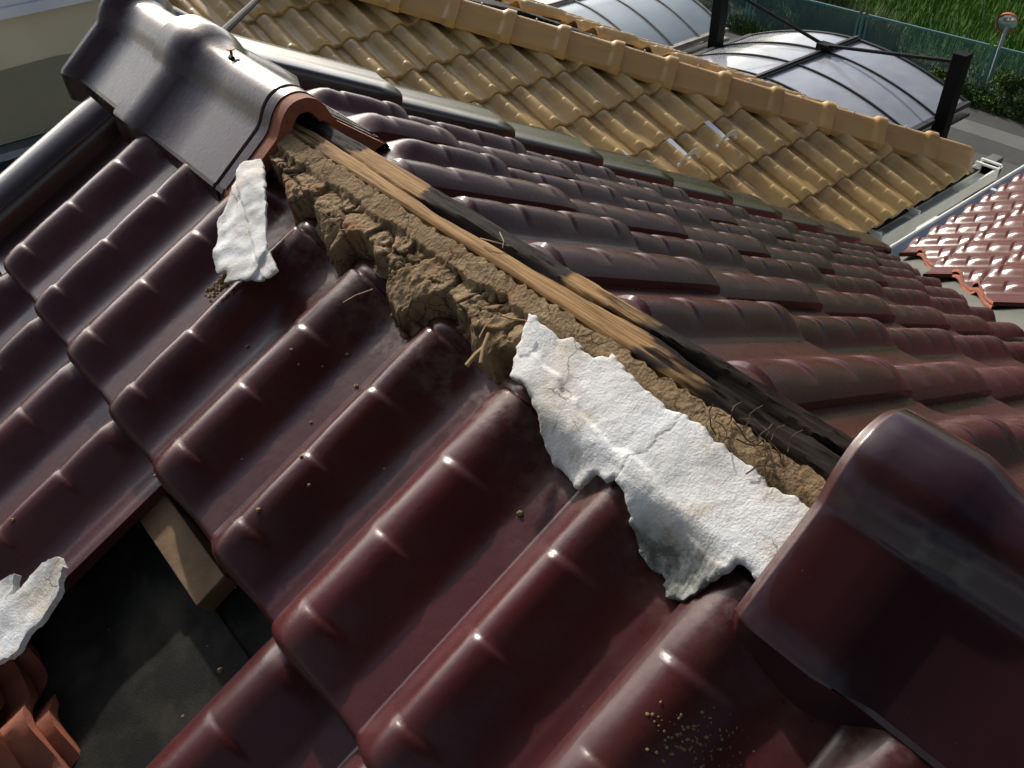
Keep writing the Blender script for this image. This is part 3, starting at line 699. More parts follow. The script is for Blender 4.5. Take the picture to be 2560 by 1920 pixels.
# straw sticking out of the mud
def straw(pts, r):
    b = MB(); b.tube(pts, r, 6); return b.obj('straw', M_STRAW, roof, True)
for (x, s, h, dx, ds, dh, r) in [(-.892,.112,.040,-.004,.034,.008,.0028),(-.884,.105,.042,-.022,.030,.004,.0020),(-.70,.140,.03,.008,.035,.012,.0007),(-.905,.070,.035,.025,.012,.006,.0009),(-.87,.085,.036,-.012,.03,.01,.0009),(-.62,.09,.034,.02,.02,.01,.0006),]:
    straw([Lp(x, s, h), Lp(x+dx*.5, s+ds*.5+.002, h+dh*.8), Lp(x+dx, s+ds, h+dh)], r)
bb = MB()
bb.tube([(-.792, YC-.004, .006), (-.783, YC+.004, .009), (-.768, YC+.012, .010), (-.760, YC+.012, .008)], .0009, 5); bb.tube([(-.79, YC+.004, .006), (-.785, YC-.002, .010), (-.765, YC-.012, .009)], .0007, 5)
bb.obj('straw', M_STRAW, roof, True)
# root fibres on the board near the front ridge tile
rb = MB(); rr = random.Random(3)
for i in range(16):
    x = -1.165 + rr.uniform(-.035, .035); s = .046 + rr.uniform(-.012, .012); h = .026
    pts = []; a = rr.uniform(0, 6.28)
    for k in range(5):
        pts.append(Lp(x, s, h)); a += rr.uniform(-.9, .9); x += .008*math.cos(a); s += .006*math.sin(a); h = max(.022, h + rr.uniform(-.004, .006))
    rb.tube(pts, rr.uniform(.0003, .0008), 5)
rb.obj('root_tuft', M_ROOT, roof, True)

# ---- ridge tiles
RP = [(0, .064), (.010, .0635), (.020, .061), (.030, .0565), (.038, .051), (.046, .043), (.053, .034), (.058, .025), (.0625, .0155), (.066, .0105), (.071, .0065), (.098, -.0145), (.125, -.0355), (.148, -.0535), (.1505, -.0575), (.150, -.080), (.148, -.104)]
def rprofile(off):
    n = len(RP); o = []
    for i, (y, z) in enumerate(RP):
        a = RP[max(0, i-1)]; b = RP[min(n-1, i+1)]; dx, dz = b[0]-a[0], b[1]-a[1]; l = math.hypot(dx, dz)
        nx, nz_ = dz/l, -dx/l   # inward
        if i == 0: nx, nz_ = 0, -1
        if i >= n-3: nx, nz_ = -1, -.25 if i < n-1 else 0
        o.append((max(0, y + nx*off), z + nz_*off))
    full = [(-y, z) for y, z in o[::-1]] + o[1:]
    return full
def ridge_mesh(name, stations, mats, S=1.0, tongue=None, cap=False, thick=.014, rim=False):
    """stations: (x, inset) from the gable end to the near end"""
    V = []; F = []; mi = []
    def ring(x, off):
        b = len(V)
        for (y, z) in rprofile(off): V.append((x, y*S, z*S))
        return b
    rings = [ring(x, o) for x, o in stations]; n = len(RP)*2-1
    for q_, (a, b) in enumerate(zip(rings, rings[1:])):
        for i in range(n-1): F.append((a+i, a+i+1, b+i+1, b+i)); mi.append(2 if (rim and q_ < 3) else 0)
    # ends
    def endface(x, off, m, flip):
        a = ring(x, off); b = ring(x, inn)
        for i in range(n-1): F.append((a+i, a+i+1, b+i+1, b+i)); mi.append(m)
        return b
    x0, o0 = stations[0]; x1, o1 = stations[-1]
    inn = max(o for _, o in stations) + thick
    e0 = endface(x0, o0, 2 if rim else 0, False); e1 = endface(x1, o1, 0, True)
    # inside
    for i in range(n-1): F.append((e0+i, e0+i+1, e1+i+1, e1+i)); mi.append(1)
    if tongue:
        tx, to = tongue
        a = ring(x1 + .02, to); b = ring(tx, to); c = ring(tx, to + .020); d = ring(x1+.02, to+.020)
        for p, q in ((a, b), (b, c), (c, d)):
            for i in range(n-1): F.append((p+i, p+i+1, q+i+1, q+i)); mi.append(1)
    if cap:
        a = ring(x0 - .002, o0 + .001); c = len(V); V.append((x0 - .002, 0, -.03))
        for i in range(n-1): F.append((a+i, a+i+1, c)); mi.append(0)
    me = mesh_from(name, V, F, mats, mi, True, 30)
    bm = bmesh.new(); bm.from_mesh(me); bmesh.ops.recalc_face_normals(bm, faces=bm.faces); bm.to_mesh(me); bm.free()
    return me
def subd(st, k=3):
    o = []
    for (a, oa), (b, ob) in zip(st, st[1:]):
        for i in range(k): t = i/k; s_ = t*t*(3-2*t); o.append((a+(b-a)*t, oa+(ob-oa)*s_))
    o.append(st[-1]); return o
def ridge_tile(name, st, mats, loc, parent, **k):
    me = ridge_mesh(name, st, mats, **k); o = link(name, me, parent)
    o.matrix_parent_inverse = Matrix.Identity(4); o.location = Vector(loc) - Vector(parent.location); return o
BD = .018
r1 = ridge_tile('ridge_tile', subd([(.292, -.008), (.281, -.007), (.238, BD), (.05, BD), (.02, BD)]), [M_GLAZE_TOP, M_TERRA], (0, YC, 0), roof, cap=True)
r1['label'] = 'end ridge tile with a flared rim at the gable, grey with reflected sky'
r2 = ridge_tile('ridge_tile', subd([(.052, .000), (.048, -.003), (-.022, -.002), (-.064, BD-.001), (-.27, BD), (-.286, BD), (-.288, BD+.005), (-.292, BD+.005), (-.294, BD+.001), (-.314, BD+.002)], 2), [M_GLAZE_TOP, M_TERRA], (0, YC, 0), roof, tongue=(-.340, .022))
r2['label'] = 'silvery ridge tile whose bare orange clay end overhangs the stripped ridge'
nb = MB(); nx_, ny_ = -.128, YC + .002
nb.tube([(nx_, ny_, .040), (nx_-.002, ny_, .058)], .0022, 8); nb.tube([(nx_-.002, ny_, .058), (nx_-.0022, ny_, .0595)], .0065, 10)
no = nb.obj('nail', M_NAIL, r2); no.matrix_parent_inverse = Matrix.Identity(4); no.location = (0, -YC, 0)
nh = MB(); nh.tube([(nx_-.022, ny_+.001, .0462), (nx_-.022, ny_+.001, .0472)], .0045, 10)
nh.tube([(nx_-.012, ny_+.004, .0458), (nx_-.004, ny_+.004, .0470)], .0045, 8)
h_ = nh.obj('nail_hole', M_BLACK, r2); h_.matrix_parent_inverse = Matrix.Identity(4); h_.location = (0, -YC, 0)
stF = [(-1.247, .006), (-1.256, .000), (-1.322, .001), (-1.366, BD-.002), (-1.56, BD), (-1.60, BD)]
M_RIM = mat('chipped_red_rim', (.050, .012, .012), .3, vcol=(.075, .022, .018), vscale=40, var=(.55, .74), bump=.2, bscale=120)
r3 = ridge_tile('ridge_tile', subd(stF, 3), [M_FRONT, M_TERRA, M_RIM], (0, YC, 0), roof, rim=True)
r3['label'] = 'big dark plum ridge tile with a chipped red rim in the right foreground'
r4 = ridge_tile('ridge_tile', [(a-.345, o) for a, o in subd(stF, 3)], [M_FRONT, M_TERRA], (0, YC, 0), roof)
r5 = ridge_tile('ridge_tile', [(a-.69, o) for a, o in subd(stF, 3)], [M_FRONT, M_TERRA], (0, YC, 0), roof)
# plaster and mud bedding under the remaining ridge tiles
for (x0, x1) in ((.02, -.33), (-1.27, -2.3)):
    bd = MB(); V = []; n = int(abs(x1-x0)/.01)
    prof_b = [(.125, -.11), (.120, -.072), (.07, -.03), (.03, -.01), (-.03, -.01), (-.07, -.03), (-.120, -.072), (-.125, -.11)]
    vs = []; fs_ = []
    for i in range(n+1):
        x = x0 + (x1-x0)*i/n
        for y, z in prof_b:
            q = .004*noise.noise(Vector((x*40, y*40, 0))); vs.append((x, YC + y + q, z + q))
    m_ = len(prof_b)
    for i in range(n):
        for j in range(m_-1): fs_.append((i*m_+j, i*m_+j+1, (i+1)*m_+j+1, (i+1)*m_+j))
    bd.add(vs, fs_); o = bd.obj('plaster_bed', M_PLAST, roof, True)

# ---- broken plaster flake hanging beside the terracotta end
FK1 = [(-.355,.092),(-.372,.097),(-.397,.109),(-.412,.115),(-.460,.142),(-.494,.166),(-.523,.184),(-.550,.190),(-.563,.196),(-.560,.210),(-.535,.227),(-.508,.250),(-.500,.238),(-.484,.247),(-.469,.242),(-.453,.234),(-.434,.214),(-.406,.199),(-.400,.180),(-.372,.148),(-.338,.110)]
def fk1(x, s, de):
    h = .046 + .0012*fbm(Vector((x*20, s*20, 8)), 3)
    f_ = (s - .163) + .42*(x+.43) + .003*noise.noise(Vector((x*60, s*60, 1)))
    h -= .0035*sst(-.001, .0012, f_)*sst(.03, 0, f_)      # the fold
    h -= .0035*sst(-.001, .001, -(x + .528) - .35*(s-.19))
    h += .0025*noise.noise(Vector((x*45, s*45, 3))) - .012*sst(.130, .095, s)
    return h - .0006*(1-sst(0, .003, de))
f1 = patch('plaster_flake', FK1, fk1, .0035, M_PLAST, None, .002, {'mould': lambda x, s, d: .55*sst(.012, 0, d)*sst(.2, .24, s), 'crack': lambda x, s, d: 0.0})
tag(f1, 'thin white plaster flake lying under the orange clay end of the ridge tile', 'plaster flake')
b = MB(); q = [Lp(-.474,.246,.03), Lp(-.505,.252,.03), Lp(-.50,.285,.03), Lp(-.478,.27,.028)]
cl = []
for i in range(50):
    a = random.uniform(0, 1); c = random.uniform(0, 1)
    p = Lp(-.474 - .022*a, .236 + .045*c, .030); r = random.uniform(.002, .0055)*(1.1-c*.6)
    bmx = bmesh.new(); bmesh.ops.create_icosphere(bmx, subdivisions=1, radius=r)
    vs = [v.co*(1+.5*noise.noise(v.co*300 + Vector((i, 0, 0)))) + p for v in bmx.verts]; b.add(vs, [tuple(v.index for v in f.verts) for f in bmx.faces]); bmx.free()
tag(b.obj('mud_clump', M_MUD, None, True), 'small clump of brown mud stuck under the tip of the white flake', 'mud clump')
# ---- the flake at the lower left
FK2 = [(-.640,.598),(-.628,.615),(-.622,.640),(-.626,.655),(-.620,.675),(-.606,.690),(-.593,.704),(-.575,.735),(-.60,.775),(-.64,.765),(-.670,.734),(-.681,.708),(-.688,.693),(-.683,.680),(-.679,.668),(-.682,.650),(-.674,.622),(-.655,.603)]
def fk2(x, s, de): return .038 + .0018*fbm(Vector((x*22, s*22, 3)), 3) + .005*sst(-.66, -.62, x) + .005*sst(.64, .60, s) - .0005*(1-sst(0, .004, de))
f2 = patch('plaster_flake', FK2, fk2, .008, M_PLAST, None, .0022, {'mould': lambda x, s, d: .35*sst(.01, 0, d)*sst(-.64, -.62, x), 'crack': lambda x, s, d: 0.0}, rag=.004)
tag(f2, 'curved white plaster flake on the tile edge above the stacked clay tiles', 'plaster flake')
FK3 = [(-.598,.655),(-.585,.68),(-.57,.72),(-.60,.735),(-.618,.690),(-.612,.665)]
f3 = patch('plaster_flake', FK3, lambda x, s, d: .040 + .003*noise.noise(Vector((x*50, s*50, 0))), .010, M_PLAST, None, .0025, {'mould': lambda x, s, d: .3, 'crack': lambda x, s, d: 0.0})
tag(f3, 'small dull plaster chip tucked behind the curved flake at the left picture edge', 'plaster flake')

# ---- loose batten and stacked tiles in the hole
bt = MB()
def slab(u0, u1, v0, v1, h0, h1): bt.box((u0, v0, h0), (u1, v1, h1), FL)
slab(.585, .774, .489, .533, -.060, -.032)
tag(bt.obj('timber_batten', M_BATTEN, None, False, bevel=.0015), 'short sawn brown batten lying on the black felt in the tile gap', 'batten')
t_bare = tile_mesh('loose_roof_tile', [M_TERRA, M_TERRA], v0=-.03, cres=(.05, .148, .246))
for i, (dx, dv, h, rz, lab) in enumerate([(.520, .765, -.046, .03, 'lowest of the three orange unglazed tiles stacked at the lower left corner'), (.508, .785, -.029, .01, 'middle of the three orange unglazed tiles stacked at the lower left corner'), (.490, .808, -.012, .04, 'topmost of the three orange unglazed tiles stacked at the lower left corner')]):
    me = t_bare; o = link('roof_tile', me); o.matrix_world = FL @ Matrix.Translation((dx, dv, h)) @ Matrix.Rotation(rz, 4, 'Z')
    tag(o, lab, 'roof tile', 'loose tiles stacked in the gap')
# crumbs of mud on the tiles: a countable handful
cm = []
for (x, s) in [(-.655,.255),(-.672,.262),(-.69,.245),(-.70,.215),(-.735,.300),(-.63,.47),(-.775,.495),(-.79,.33),(-.82,.345),(-.80,.40),(-.70,.385),(-.50,.64),(-.745,.235),(-.86,.28),(-1.02,.22),(-.56,.29),(-.84,.56),(-.845,.62)]:
    r = random.uniform(.0014, .0034)
    bmx = bmesh.new(); bmesh.ops.create_icosphere(bmx, subdivisions=2, radius=r)
    for v in bmx.verts: v.co *= 1 + .55*noise.noise(v.co*420 + Vector((x*50, s*90, 0))); v.co.z *= .7
    me = bpy.data.meshes.new('mud_crumb'); bmx.to_mesh(me); bmx.free(); me.materials.append(M_MUD)
    hh = -.058 if (-.90 < x < -.66 and s > .48) else tileL(x, s)
    o = link('mud_crumb', me); o.location = Lp(x, s, hh + r*.4)
    tag(o, 'small crumb of dried brown mud fallen on the maroon tiles and felt below the ridge', 'mud crumb', 'mud crumbs scattered below the ridge')
lich = MB(); rr = random.Random(11)
for i in range(260):
    a = rr.gauss(0, 1); c = rr.gauss(0, 1); x = -1.290 + a*.013 + .008*c; s = .258 + c*.014
    r = rr.uniform(.0006, .0020); p = Lp(x, s, tileL(x, s) - r*.3)
    bmx = bmesh.new(); bmesh.ops.create_icosphere(bmx, subdivisions=1, radius=r)
    lich.add([v.co*(1+.4*noise.noise(v.co*900+Vector((i, 0, 0)))) + p for v in bmx.verts], [tuple(v.index for v in f.verts) for f in bmx.faces]); bmx.free()
M_LICH = mat('yellow_lichen', (.20, .15, .07), .9, vcol=(.18, .13, .05), vscale=60)
tag(lich.obj('lichen', M_LICH, roof, True), None, None, None, 'stuff')

# ---- house body under the main roof
hw = MB()
hw.add([(.0, 2.7, -1.75), (.0, -2.7, -1.75), (.0, 0, -.15), (.0, 2.7, -8), (.0, -2.7, -8)], [(0, 2, 1), (0, 1, 4, 3)])
hw.obj('wall', M_WALLB, roof)

# ================================================================== WING ROOF
wing = empty('tiled_roof', (-.6, -4, -2), 'pinkish maroon tiled roof glinting in the sun across the valley on the right', 'roof')
EW = .288
t_wing = tile_mesh('wing_tile', [M_WING, M_TERRA], e=EW, v0=-.04, cres=(.045, .135, .225), amp=.0042)
for m in range(-1, 14):
    for k in range(-5, 1):
        s = (2.73 + .052)/CS + EW*k
        M = Tm(FWG, -2.85 - .30*m, s - EW)
        cs = [M @ Vector((u, v, 0)) for u in (0, .31) for v in (-.05, EW)]
        ds = [(c.x + c.y + 2.73)/math.sqrt(2) for c in cs]
        if min(ds) > .0: continue
        me = t_wing
        if max(ds) > .01:
            me = apply_cut(me, M, [(off_valley(.020 + .012*math.sin(m*2.3+k)), Vector((1.03, .97, 0)).normalized())], 'broken_wing_tile')
            if me is None: continue
        place('roof_tile', me, M, wing, .002)
wd = MB(); xe = .03
wd.add([(xe, -(xe+WX), -(xe+WX)*SN/CS-.06), (xe, -8, -(xe+WX)*SN/CS-.06), (-WX, -8, -.06), (-WX, 0, -.06)], [(0, 1, 2, 3)])
wd.obj('roof_deck', M_FELT, wing)
wd = MB(); wd.box((-5, -8, -8), (-.35, -2.9, -2.2)); wd.obj('wall', M_WALLB, wing)
# valley flashing
vm = MB()
def vz(x, y, side): return (-(x+WX) if side else y)*SN/CS
for a, b in ((-2.7, .12),):
    n = 30; vs = []; f = []
    for i in range(n+1):
        x = a + (b-a)*i/n; y = -(x+WX)
        for d in (-.13, 0, .13):
            X, Y = x + d*.7071, y + d*.7071
            z = (Y if d > 0 else -(X+WX))*SN/CS - (.045 if d == 0 else .038); vs.append((X, Y, z))
    for i in range(n):
        for j in range(2): f.append((i*3+j, i*3+j+1, i*3+j+4, i*3+j+3))
    vm.add(vs, f)
vm.obj('valley_flashing', M_VALLEY, roof)
# gutter of the wing
def gutter(name, p0, p1, wd_, dp, mat_, parent, lip=.008):
    """open trough running from p0 to p1 (along y); inside and outside faces"""
    g = MB(); x, z = p0[0], p0[2]
    prof_ = [(-wd_/2, 0), (-wd_/2+.004, -dp), (wd_/2-.004, -dp), (wd_/2, 0), (wd_/2+lip, 0), (wd_/2+lip, -.012), (wd_/2+.004, -.012), (wd_/2, -dp-.006), (-wd_/2, -dp-.006), (-wd_/2-.004, 0)]
    vs = []; n = len(prof_)
    for p in (p0, p1):
        for a, b in prof_: vs.append((p[0]+a, p[1], p[2]+b))
    g.add(vs, [(i, (i+1) % n, n+(i+1) % n, n+i) for i in range(n)] + [tuple(range(n))[::-1], tuple(range(n, 2*n))])
    return g.obj(name, mat_, parent)
gutter('gutter', (.080, -2.82, -1.586), (.080, -8, -1.601), .085, .07, M_GUTTER, wing)
gl = MB(); gl.tube([(.128, -2.82, -1.580), (.128, -8, -1.595)], .009, 8); gl.obj('gutter_bead', M_WHITE, wing, True)
gc = MB(); gc.box((.02, -3.79, -1.60), (.125, -3.765, -1.58)); gc.obj('gutter_strap', M_STEEL, wing, bevel=.002)

# ================================================================== OCHRE HOUSE
ochre = empty('tiled_roof', (3.0, -3.0, -1.6), 'ochre tiled hip roof of the neighbouring house behind the dark verge', 'roof')
ET = .32668
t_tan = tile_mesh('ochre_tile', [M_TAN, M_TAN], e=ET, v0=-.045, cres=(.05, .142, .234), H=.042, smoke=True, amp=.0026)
hipc = Vector((.565, -4.478+.03, 0)); hipn = Vector((1, -1, 0)).normalized()
# hip in plan: y = x - 5.0 ; camera side keeps y > x - 5.0
HC = -5.03
cand = []
for c in range(-3, 9):
    for k in range(-8, 7):
        M = Tm(FT, .30*(c-1), ET*(k-1))
        cs = [M @ Vector((u, v, 0)) for u in (0, .31) for v in (-.04, ET)]
        ds = [(p.x - p.y + HC)/math.sqrt(2) for p in cs]
        if min(ds) > -.03: continue
        ctr = M @ Vector((.15, .17, 0)); q = proj_px(ctr)
        vis = q is not None and -150 < q[0] < 2700 and -150 < q[1] < 1000
        cand.append((M, max(ds) > -.02, vis, q))
cand.sort(key=lambda t: (not t[2], -(1/t[3][2] if t[3] else 0)))
npart = 0; restV = MB()
tanc = {}
for M, cut, vis, q in cand:
    me = t_tan
    if cut and (M @ Vector((.15, .17, 0))).y < -4.22: continue
    if cut:
        me = apply_cut(me, M, [(Vector((-HC - .03, 0, 0)), hipn)], 'cut_ochre_tile', 0)
        if me is None: continue
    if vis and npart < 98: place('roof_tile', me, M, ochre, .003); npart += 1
    elif vis or q is not None and q[0] > -900 and q[1] > -900: restV.add([M @ v.co for v in me.vertices], [tuple(f.vertices) for f in me.polygons])
if restV.v:
    o = link('roof_tile_field', mesh_from('roof_tile_field', restV.v, restV.f, [M_TAN], None, True, 50), ochre); o['kind'] = 'stuff'
# other side of the hip: slope falling towards -y
T2 = .43
FT2 = frame((.565, -4.478, -1.80), (1, 0, 0), (0, -math.cos(T2), -math.sin(T2)), (0, -math.sin(T2), math.cos(T2)))
fld = MB()
for c in range(0, 12):
    for k in range(-8, 1):
        M = Tm(FT2, .30*c, ET*(k-1) - .0)
        ctr = M @ Vector((.15, .17, 0))
        if ctr.x - ctr.y + HC < .05 or ctr.y < -4.3: continue
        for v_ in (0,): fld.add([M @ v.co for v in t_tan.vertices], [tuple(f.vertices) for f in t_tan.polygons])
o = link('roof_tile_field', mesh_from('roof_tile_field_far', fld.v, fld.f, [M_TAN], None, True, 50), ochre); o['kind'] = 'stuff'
# deck
dk = MB(); 
def zt(x): return TO[2] + (x - TO[0])*TS/TC_
dk.add([(.47, -4.49, zt(.47)-.05), (.47, -1.07, zt(.47)-.05), (3.93, -1.07, zt(3.93)-.05)], [(0, 1, 2)])
dk.add([(.47, -4.50, zt(.47)-.05), (3.93, -1.07, zt(3.93)-.05), (12, -1.07, zt(3.93)-.05), (12, -4.50, zt(.47)-.05)], [(0, 1, 2, 3)])
dk.obj('roof_deck', M_FELT, ochre)
# hip ridge tiles
hd = Vector((2.646-.565, -2.455+4.478, -.985+1.754)).normalized()
hs_ = hd.cross(Vector((0, 0, 1))).normalized(); hu = hs_.cross(hd)
def hipM(p): return Matrix(((hd[0], -hs_[0], hu[0], p[0]), (hd[1], -hs_[1], hu[1], p[1]), (hd[2], -hs_[2], hu[2], p[2]), (0, 0, 0, 1)))
P0 = Vector((.732, -4.414, -1.692))  # a joint on the hip (crest, on the slope plane)
Pj = [Vector(p) for p in [(.732,-4.414,-1.692),(.948,-4.202,-1.612),(1.161,-3.992,-1.533),(1.377,-3.773,-1.453),(1.586,-3.55,-1.376),(1.801,-3.325,-1.297)]]
step = (Pj[-1]-Pj[0]).length/5
# lift the crest 0.10 above the plane; move towards the camera ray so that the silhouette keeps its place
def crest(i):
    p = P0 + hd*(step*i); r = (p - CAM).normalized(); t = .075/(-r.z); return p - r*t
HS = .80
htm = ridge_mesh('hip_tile', subd([(.34, .020), (.075, .020), (.045, -.003), (.0, -.004), (-.003, 0)], 3), [M_TANR, M_TANR], S=HS)
# body runs downhill from a collar: local +x is uphill, so mirror by using the step between joints
for i in range(-1, 14):
    p = crest(i) - hu*.064*HS
    M = hipM(p + hd*(.0 if i >= 0 else 0))
    if i == -1:
        me = ridge_mesh('hip_end_tile', subd([(.05, .020), (-.17, .020), (-.21, .024), (-.232, .034), (-.246, .052)], 3), [M_TANR, M_TANR], S=HS, cap=False)
        M = hipM(crest(0) - hu*.064*HS)
        # closed rounded end
        V = [Vector(v.co) for v in me.vertices]
        eo = link('ridge_tile', me, ochre); eo.matrix_parent_inverse = Matrix.Identity(4); eo.matrix_basis = Matrix.Translation(-Vector(ochre.location)) @ M
        eo['label'] = 'last ochre hip tile with a closed rounded end above the white gutter'
        cb = MB(); vs = [M @ Vector((-.246, y*HS, z*HS)) for y, z in rprofile(.052)]; n = len(vs)
        c1 = [M @ Vector((-.252, y*.7*HS, z*HS - .014 if z > -.05 else z*HS)) for y, z in rprofile(.056)]
        cb.add(vs + c1 + [M @ Vector((-.254, 0, -.04))], [(j, j+1, n+j+1, n+j) for j in range(n-1)] + [(n+j, n+j+1, 2*n) for j in range(n-1)])
        co = cb.obj('end_cap', M_TANR, None, True); co.parent = eo; co.matrix_parent_inverse = Matrix.Identity(4); co.matrix_basis = M.inverted()
    else:
        o = link('ridge_tile', htm, ochre); o.matrix_parent_inverse = Matrix.Identity(4); o.matrix_basis = Matrix.Translation(-Vector(ochre.location)) @ M
        sc = MB(); q = p + hd*(.19) + hu*(.044*HS)
        sc.tube([q, q + hu*.012], .0045, 6); s_ = sc.obj('screw', M_STEEL, None); s_.parent = o; s_.matrix_parent_inverse = Matrix.Identity(4); s_.matrix_basis = M.inverted()
# plaster bed under the hip
hb = MB()
pa, pb = crest(0) + hd*.0, crest(14)
M = hipM(pa); n = 200; vs = []; f = []
LN = (pb-pa).length
pf = [(.088, -.135), (.080, -.098), (.045, -.06), (-.045, -.06), (-.080, -.098), (-.088, -.135)]
for i in range(n+1):
    for (y, z) in pf:
        x = LN*i/n; k = .008*noise.noise(Vector((x*14, y*30, 3))); vs.append(M @ Vector((x, y*(1+k*8), z + k)))
for i in range(n):
    for j in range(5): f.append((i*6+j, i*6+j+1, (i+1)*6+j+1, (i+1)*6+j))
hb.add(vs, f); M_GPL = mat('grey_old_plaster', (.10, .10, .10), .9, vcol=(.30, .31, .32), vscale=22, var=(.5, .68), bump=.6)
hb.obj('plaster_bed', M_GPL, ochre, True)
# eave gutter of the ochre house: white box gutter with brackets and an open end
g1 = gutter('gutter', (.490, -4.68, -1.868), (.490, -2.6, -1.858), -.105, .085, M_WHITE, ochre, -.012)
gm = MB()
for y in (-4.66, -4.60, -4.2, -3.72, -3.47): gm.box((.425, y-.008, -1.865), (.55, y+.008, -1.853))
gm.box((.408, -3.76, -2.00), (.416, -3.40, -1.838)); gm.box((.416, -3.77, -1.87), (.49, -3.755, -1.822)); gm.box((.416, -3.41, -1.87), (.49, -3.395, -1.822))
gm.obj('gutter_bracket', M_WHITE, ochre, bevel=.002)
fa = MB(); fa.box((.58, -4.45, -2.02), (.61, -1.1, -1.86)); fa.box((.61, -4.45, -2.03), (1.1, -1.1, -2.01)); fa.obj('fascia', M_FELT, ochre)
hw = MB(); hw.box((1.05, -4.0, -8), (6, -1.3, -2.04)); hw.obj('wall', M_WALLB, ochre)
sl = MB()
for i in range(12):
    y = -3.30 - i*.115
    sl.box((.62, y-.036, -2.42), (1.04, y+.036, -2.39))
sl.box((.62, -4.9, -2.46), (1.04, -3.2, -2.43))
sl.obj('slatted_awning', M_WHITE, ochre, bevel=.004)
# snow guards
def snow_guard(P, dv, du, nn, name='snow_guard', strap=.15, wid=.075):
    """strap running up under the tile above and an arched cross plate"""
    g = MB(); P = Vector(P); dv = Vector(dv); du = Vector(du); nn = Vector(nn)
    M = Matrix(((du[0], dv[0], nn[0], P[0]), (du[1], dv[1], nn[1], P[1]), (du[2], dv[2], nn[2], P[2]), (0, 0, 0, 1)))
    g.box((-.0185, -strap, .020), (.0185, .01, .024), M)
    vs = []; N = 16; f = []
    for i in range(N+1):
        t = -1 + 2*i/N; x = t*wid; zc = .020 + .050*(1-t*t)**.7 - .012*abs(t)**6; hgt = .030 + .010*(1-abs(t))
        for (dy, dz) in ((-.0015, 0), (.0015, 0), (.0015, hgt), (-.0015, hgt)): vs.append(M @ Vector((x, dy + .012, zc - .018 + dz)))
    for i in range(N):
        for j in range(4): f.append((i*4+j, i*4+(j+1) % 4, (i+1)*4+(j+1) % 4, (i+1)*4+j))
    f += [(3, 2, 1, 0), tuple(N*4+j for j in range(4))]
    g.add(vs, f)
    for x in (-wid*.98, wid*.98): g.tube([M @ Vector((x, .004, .014)), M @ Vector((x, .020, .014))], .008, 8)
    return g.obj(name, M_STEEL, ochre, False)
vT = Vector((-TC_, 0, -TS)); uT = Vector((0, -1, 0)); nT = Vector((-TS, 0, TC_))
for (px, py, pz) in [(1.235, -3.085, -1.508), (1.225, -2.78, -1.512), (1.27, -2.475, -1.495)]: snow_guard((px, py, pz), vT, uT, nT)
vT2 = Vector((0, -math.cos(T2), -math.sin(T2))); nT2 = Vector((0, -math.sin(T2), math.cos(T2)))
for i, (sx, sy) in enumerate([(1268, 34), (1352, 62), (1424, 85), (1500, 108)]):
    d = (FW + RT*((sx-1280)/2219.2) - UP*((sy-960)/2219.2)); o0 = FT2 @ Vector((0, 0, .055)); t = (o0 - CAM).dot(nT2)/d.dot(nT2); P = CAM + d*t
    snow_guard(P - nT2*.055, vT2, (1, 0, 0), nT2, strap=.06, wid=.05)
# dark glossy solar heater beyond the hip, and a black hose lying on the tiles
sp = MB()
def onft2(sx, sy, h):
    d = (FW + RT*((sx-1280)/2219.2) - UP*((sy-960)/2219.2)); o0 = FT2 @ Vector((0, 0, h)); t = (o0 - CAM).dot(nT2)/d.dot(nT2); return CAM + d*t
pr = onft2(1372, 56, .03); 
Ms = Matrix(((1, 0, 0, pr.x), (0, -TC_, -TS, pr.y), (0, -TS, TC_, pr.z), (0, 0, 0, 1)))
M_SOL = mat('dark_glossy_panel', (.03, .03, .028), .10, spec=.9, coat=1, coat_r=.03, bump=.35, bscale=9, bdist=.02)
M_SOLF = mat('panel_side_reflection', (.050, .047, .042), .25, vcol=(.36, .20, .10), vscale=11, var=(.52, .545), coat=.3)  # tan blotches paint the reflection of the ochre tiles into the colour
sp.box((0, 0, .0), (1.6, .9, .15), Ms); so_ = sp.obj('solar_heater', M_SOLF, None)
tag(so_, 'dark panel with painted orange tile reflections standing behind the ochre hip ridge', 'solar heater')
st_ = MB(); st_.box((-.01, -.01, .151), (1.61, .91, .161), Ms); s2_ = st_.obj('glass_cover', M_SOL, so_); s2_.matrix_parent_inverse = Matrix.Identity(4)
hz = MB(); pts = [onft2(x, y, .09) for x, y in [(1462, 84), (1500, 85), (1535, 93), (1565, 104), (1590, 118)]]; hz.tube(pts, .014, 8)
p = onft2(1519, 90, .10); hz.box((-.05, -.02, 0), (.05, .02, .045), Matrix.Translation(p))
tag(hz.obj('hose', M_BLACK, None, True), 'black hose with a clip lying on the ochre tiles behind the hip ridge', 'hose')
# cable behind the ridge end
cb = MB(); cb.tube([(.20, -.1035, -.028), (.30, -.154, -.0553), (1.6, -.812, -.409), (2.9, -1.47, -.762)], [.0085, .0085, .0105, .012], 10)
tag(cb.obj('cable', M_CABLE, None, True), 'dark cable rising from behind the grey ridge end tile', 'cable')

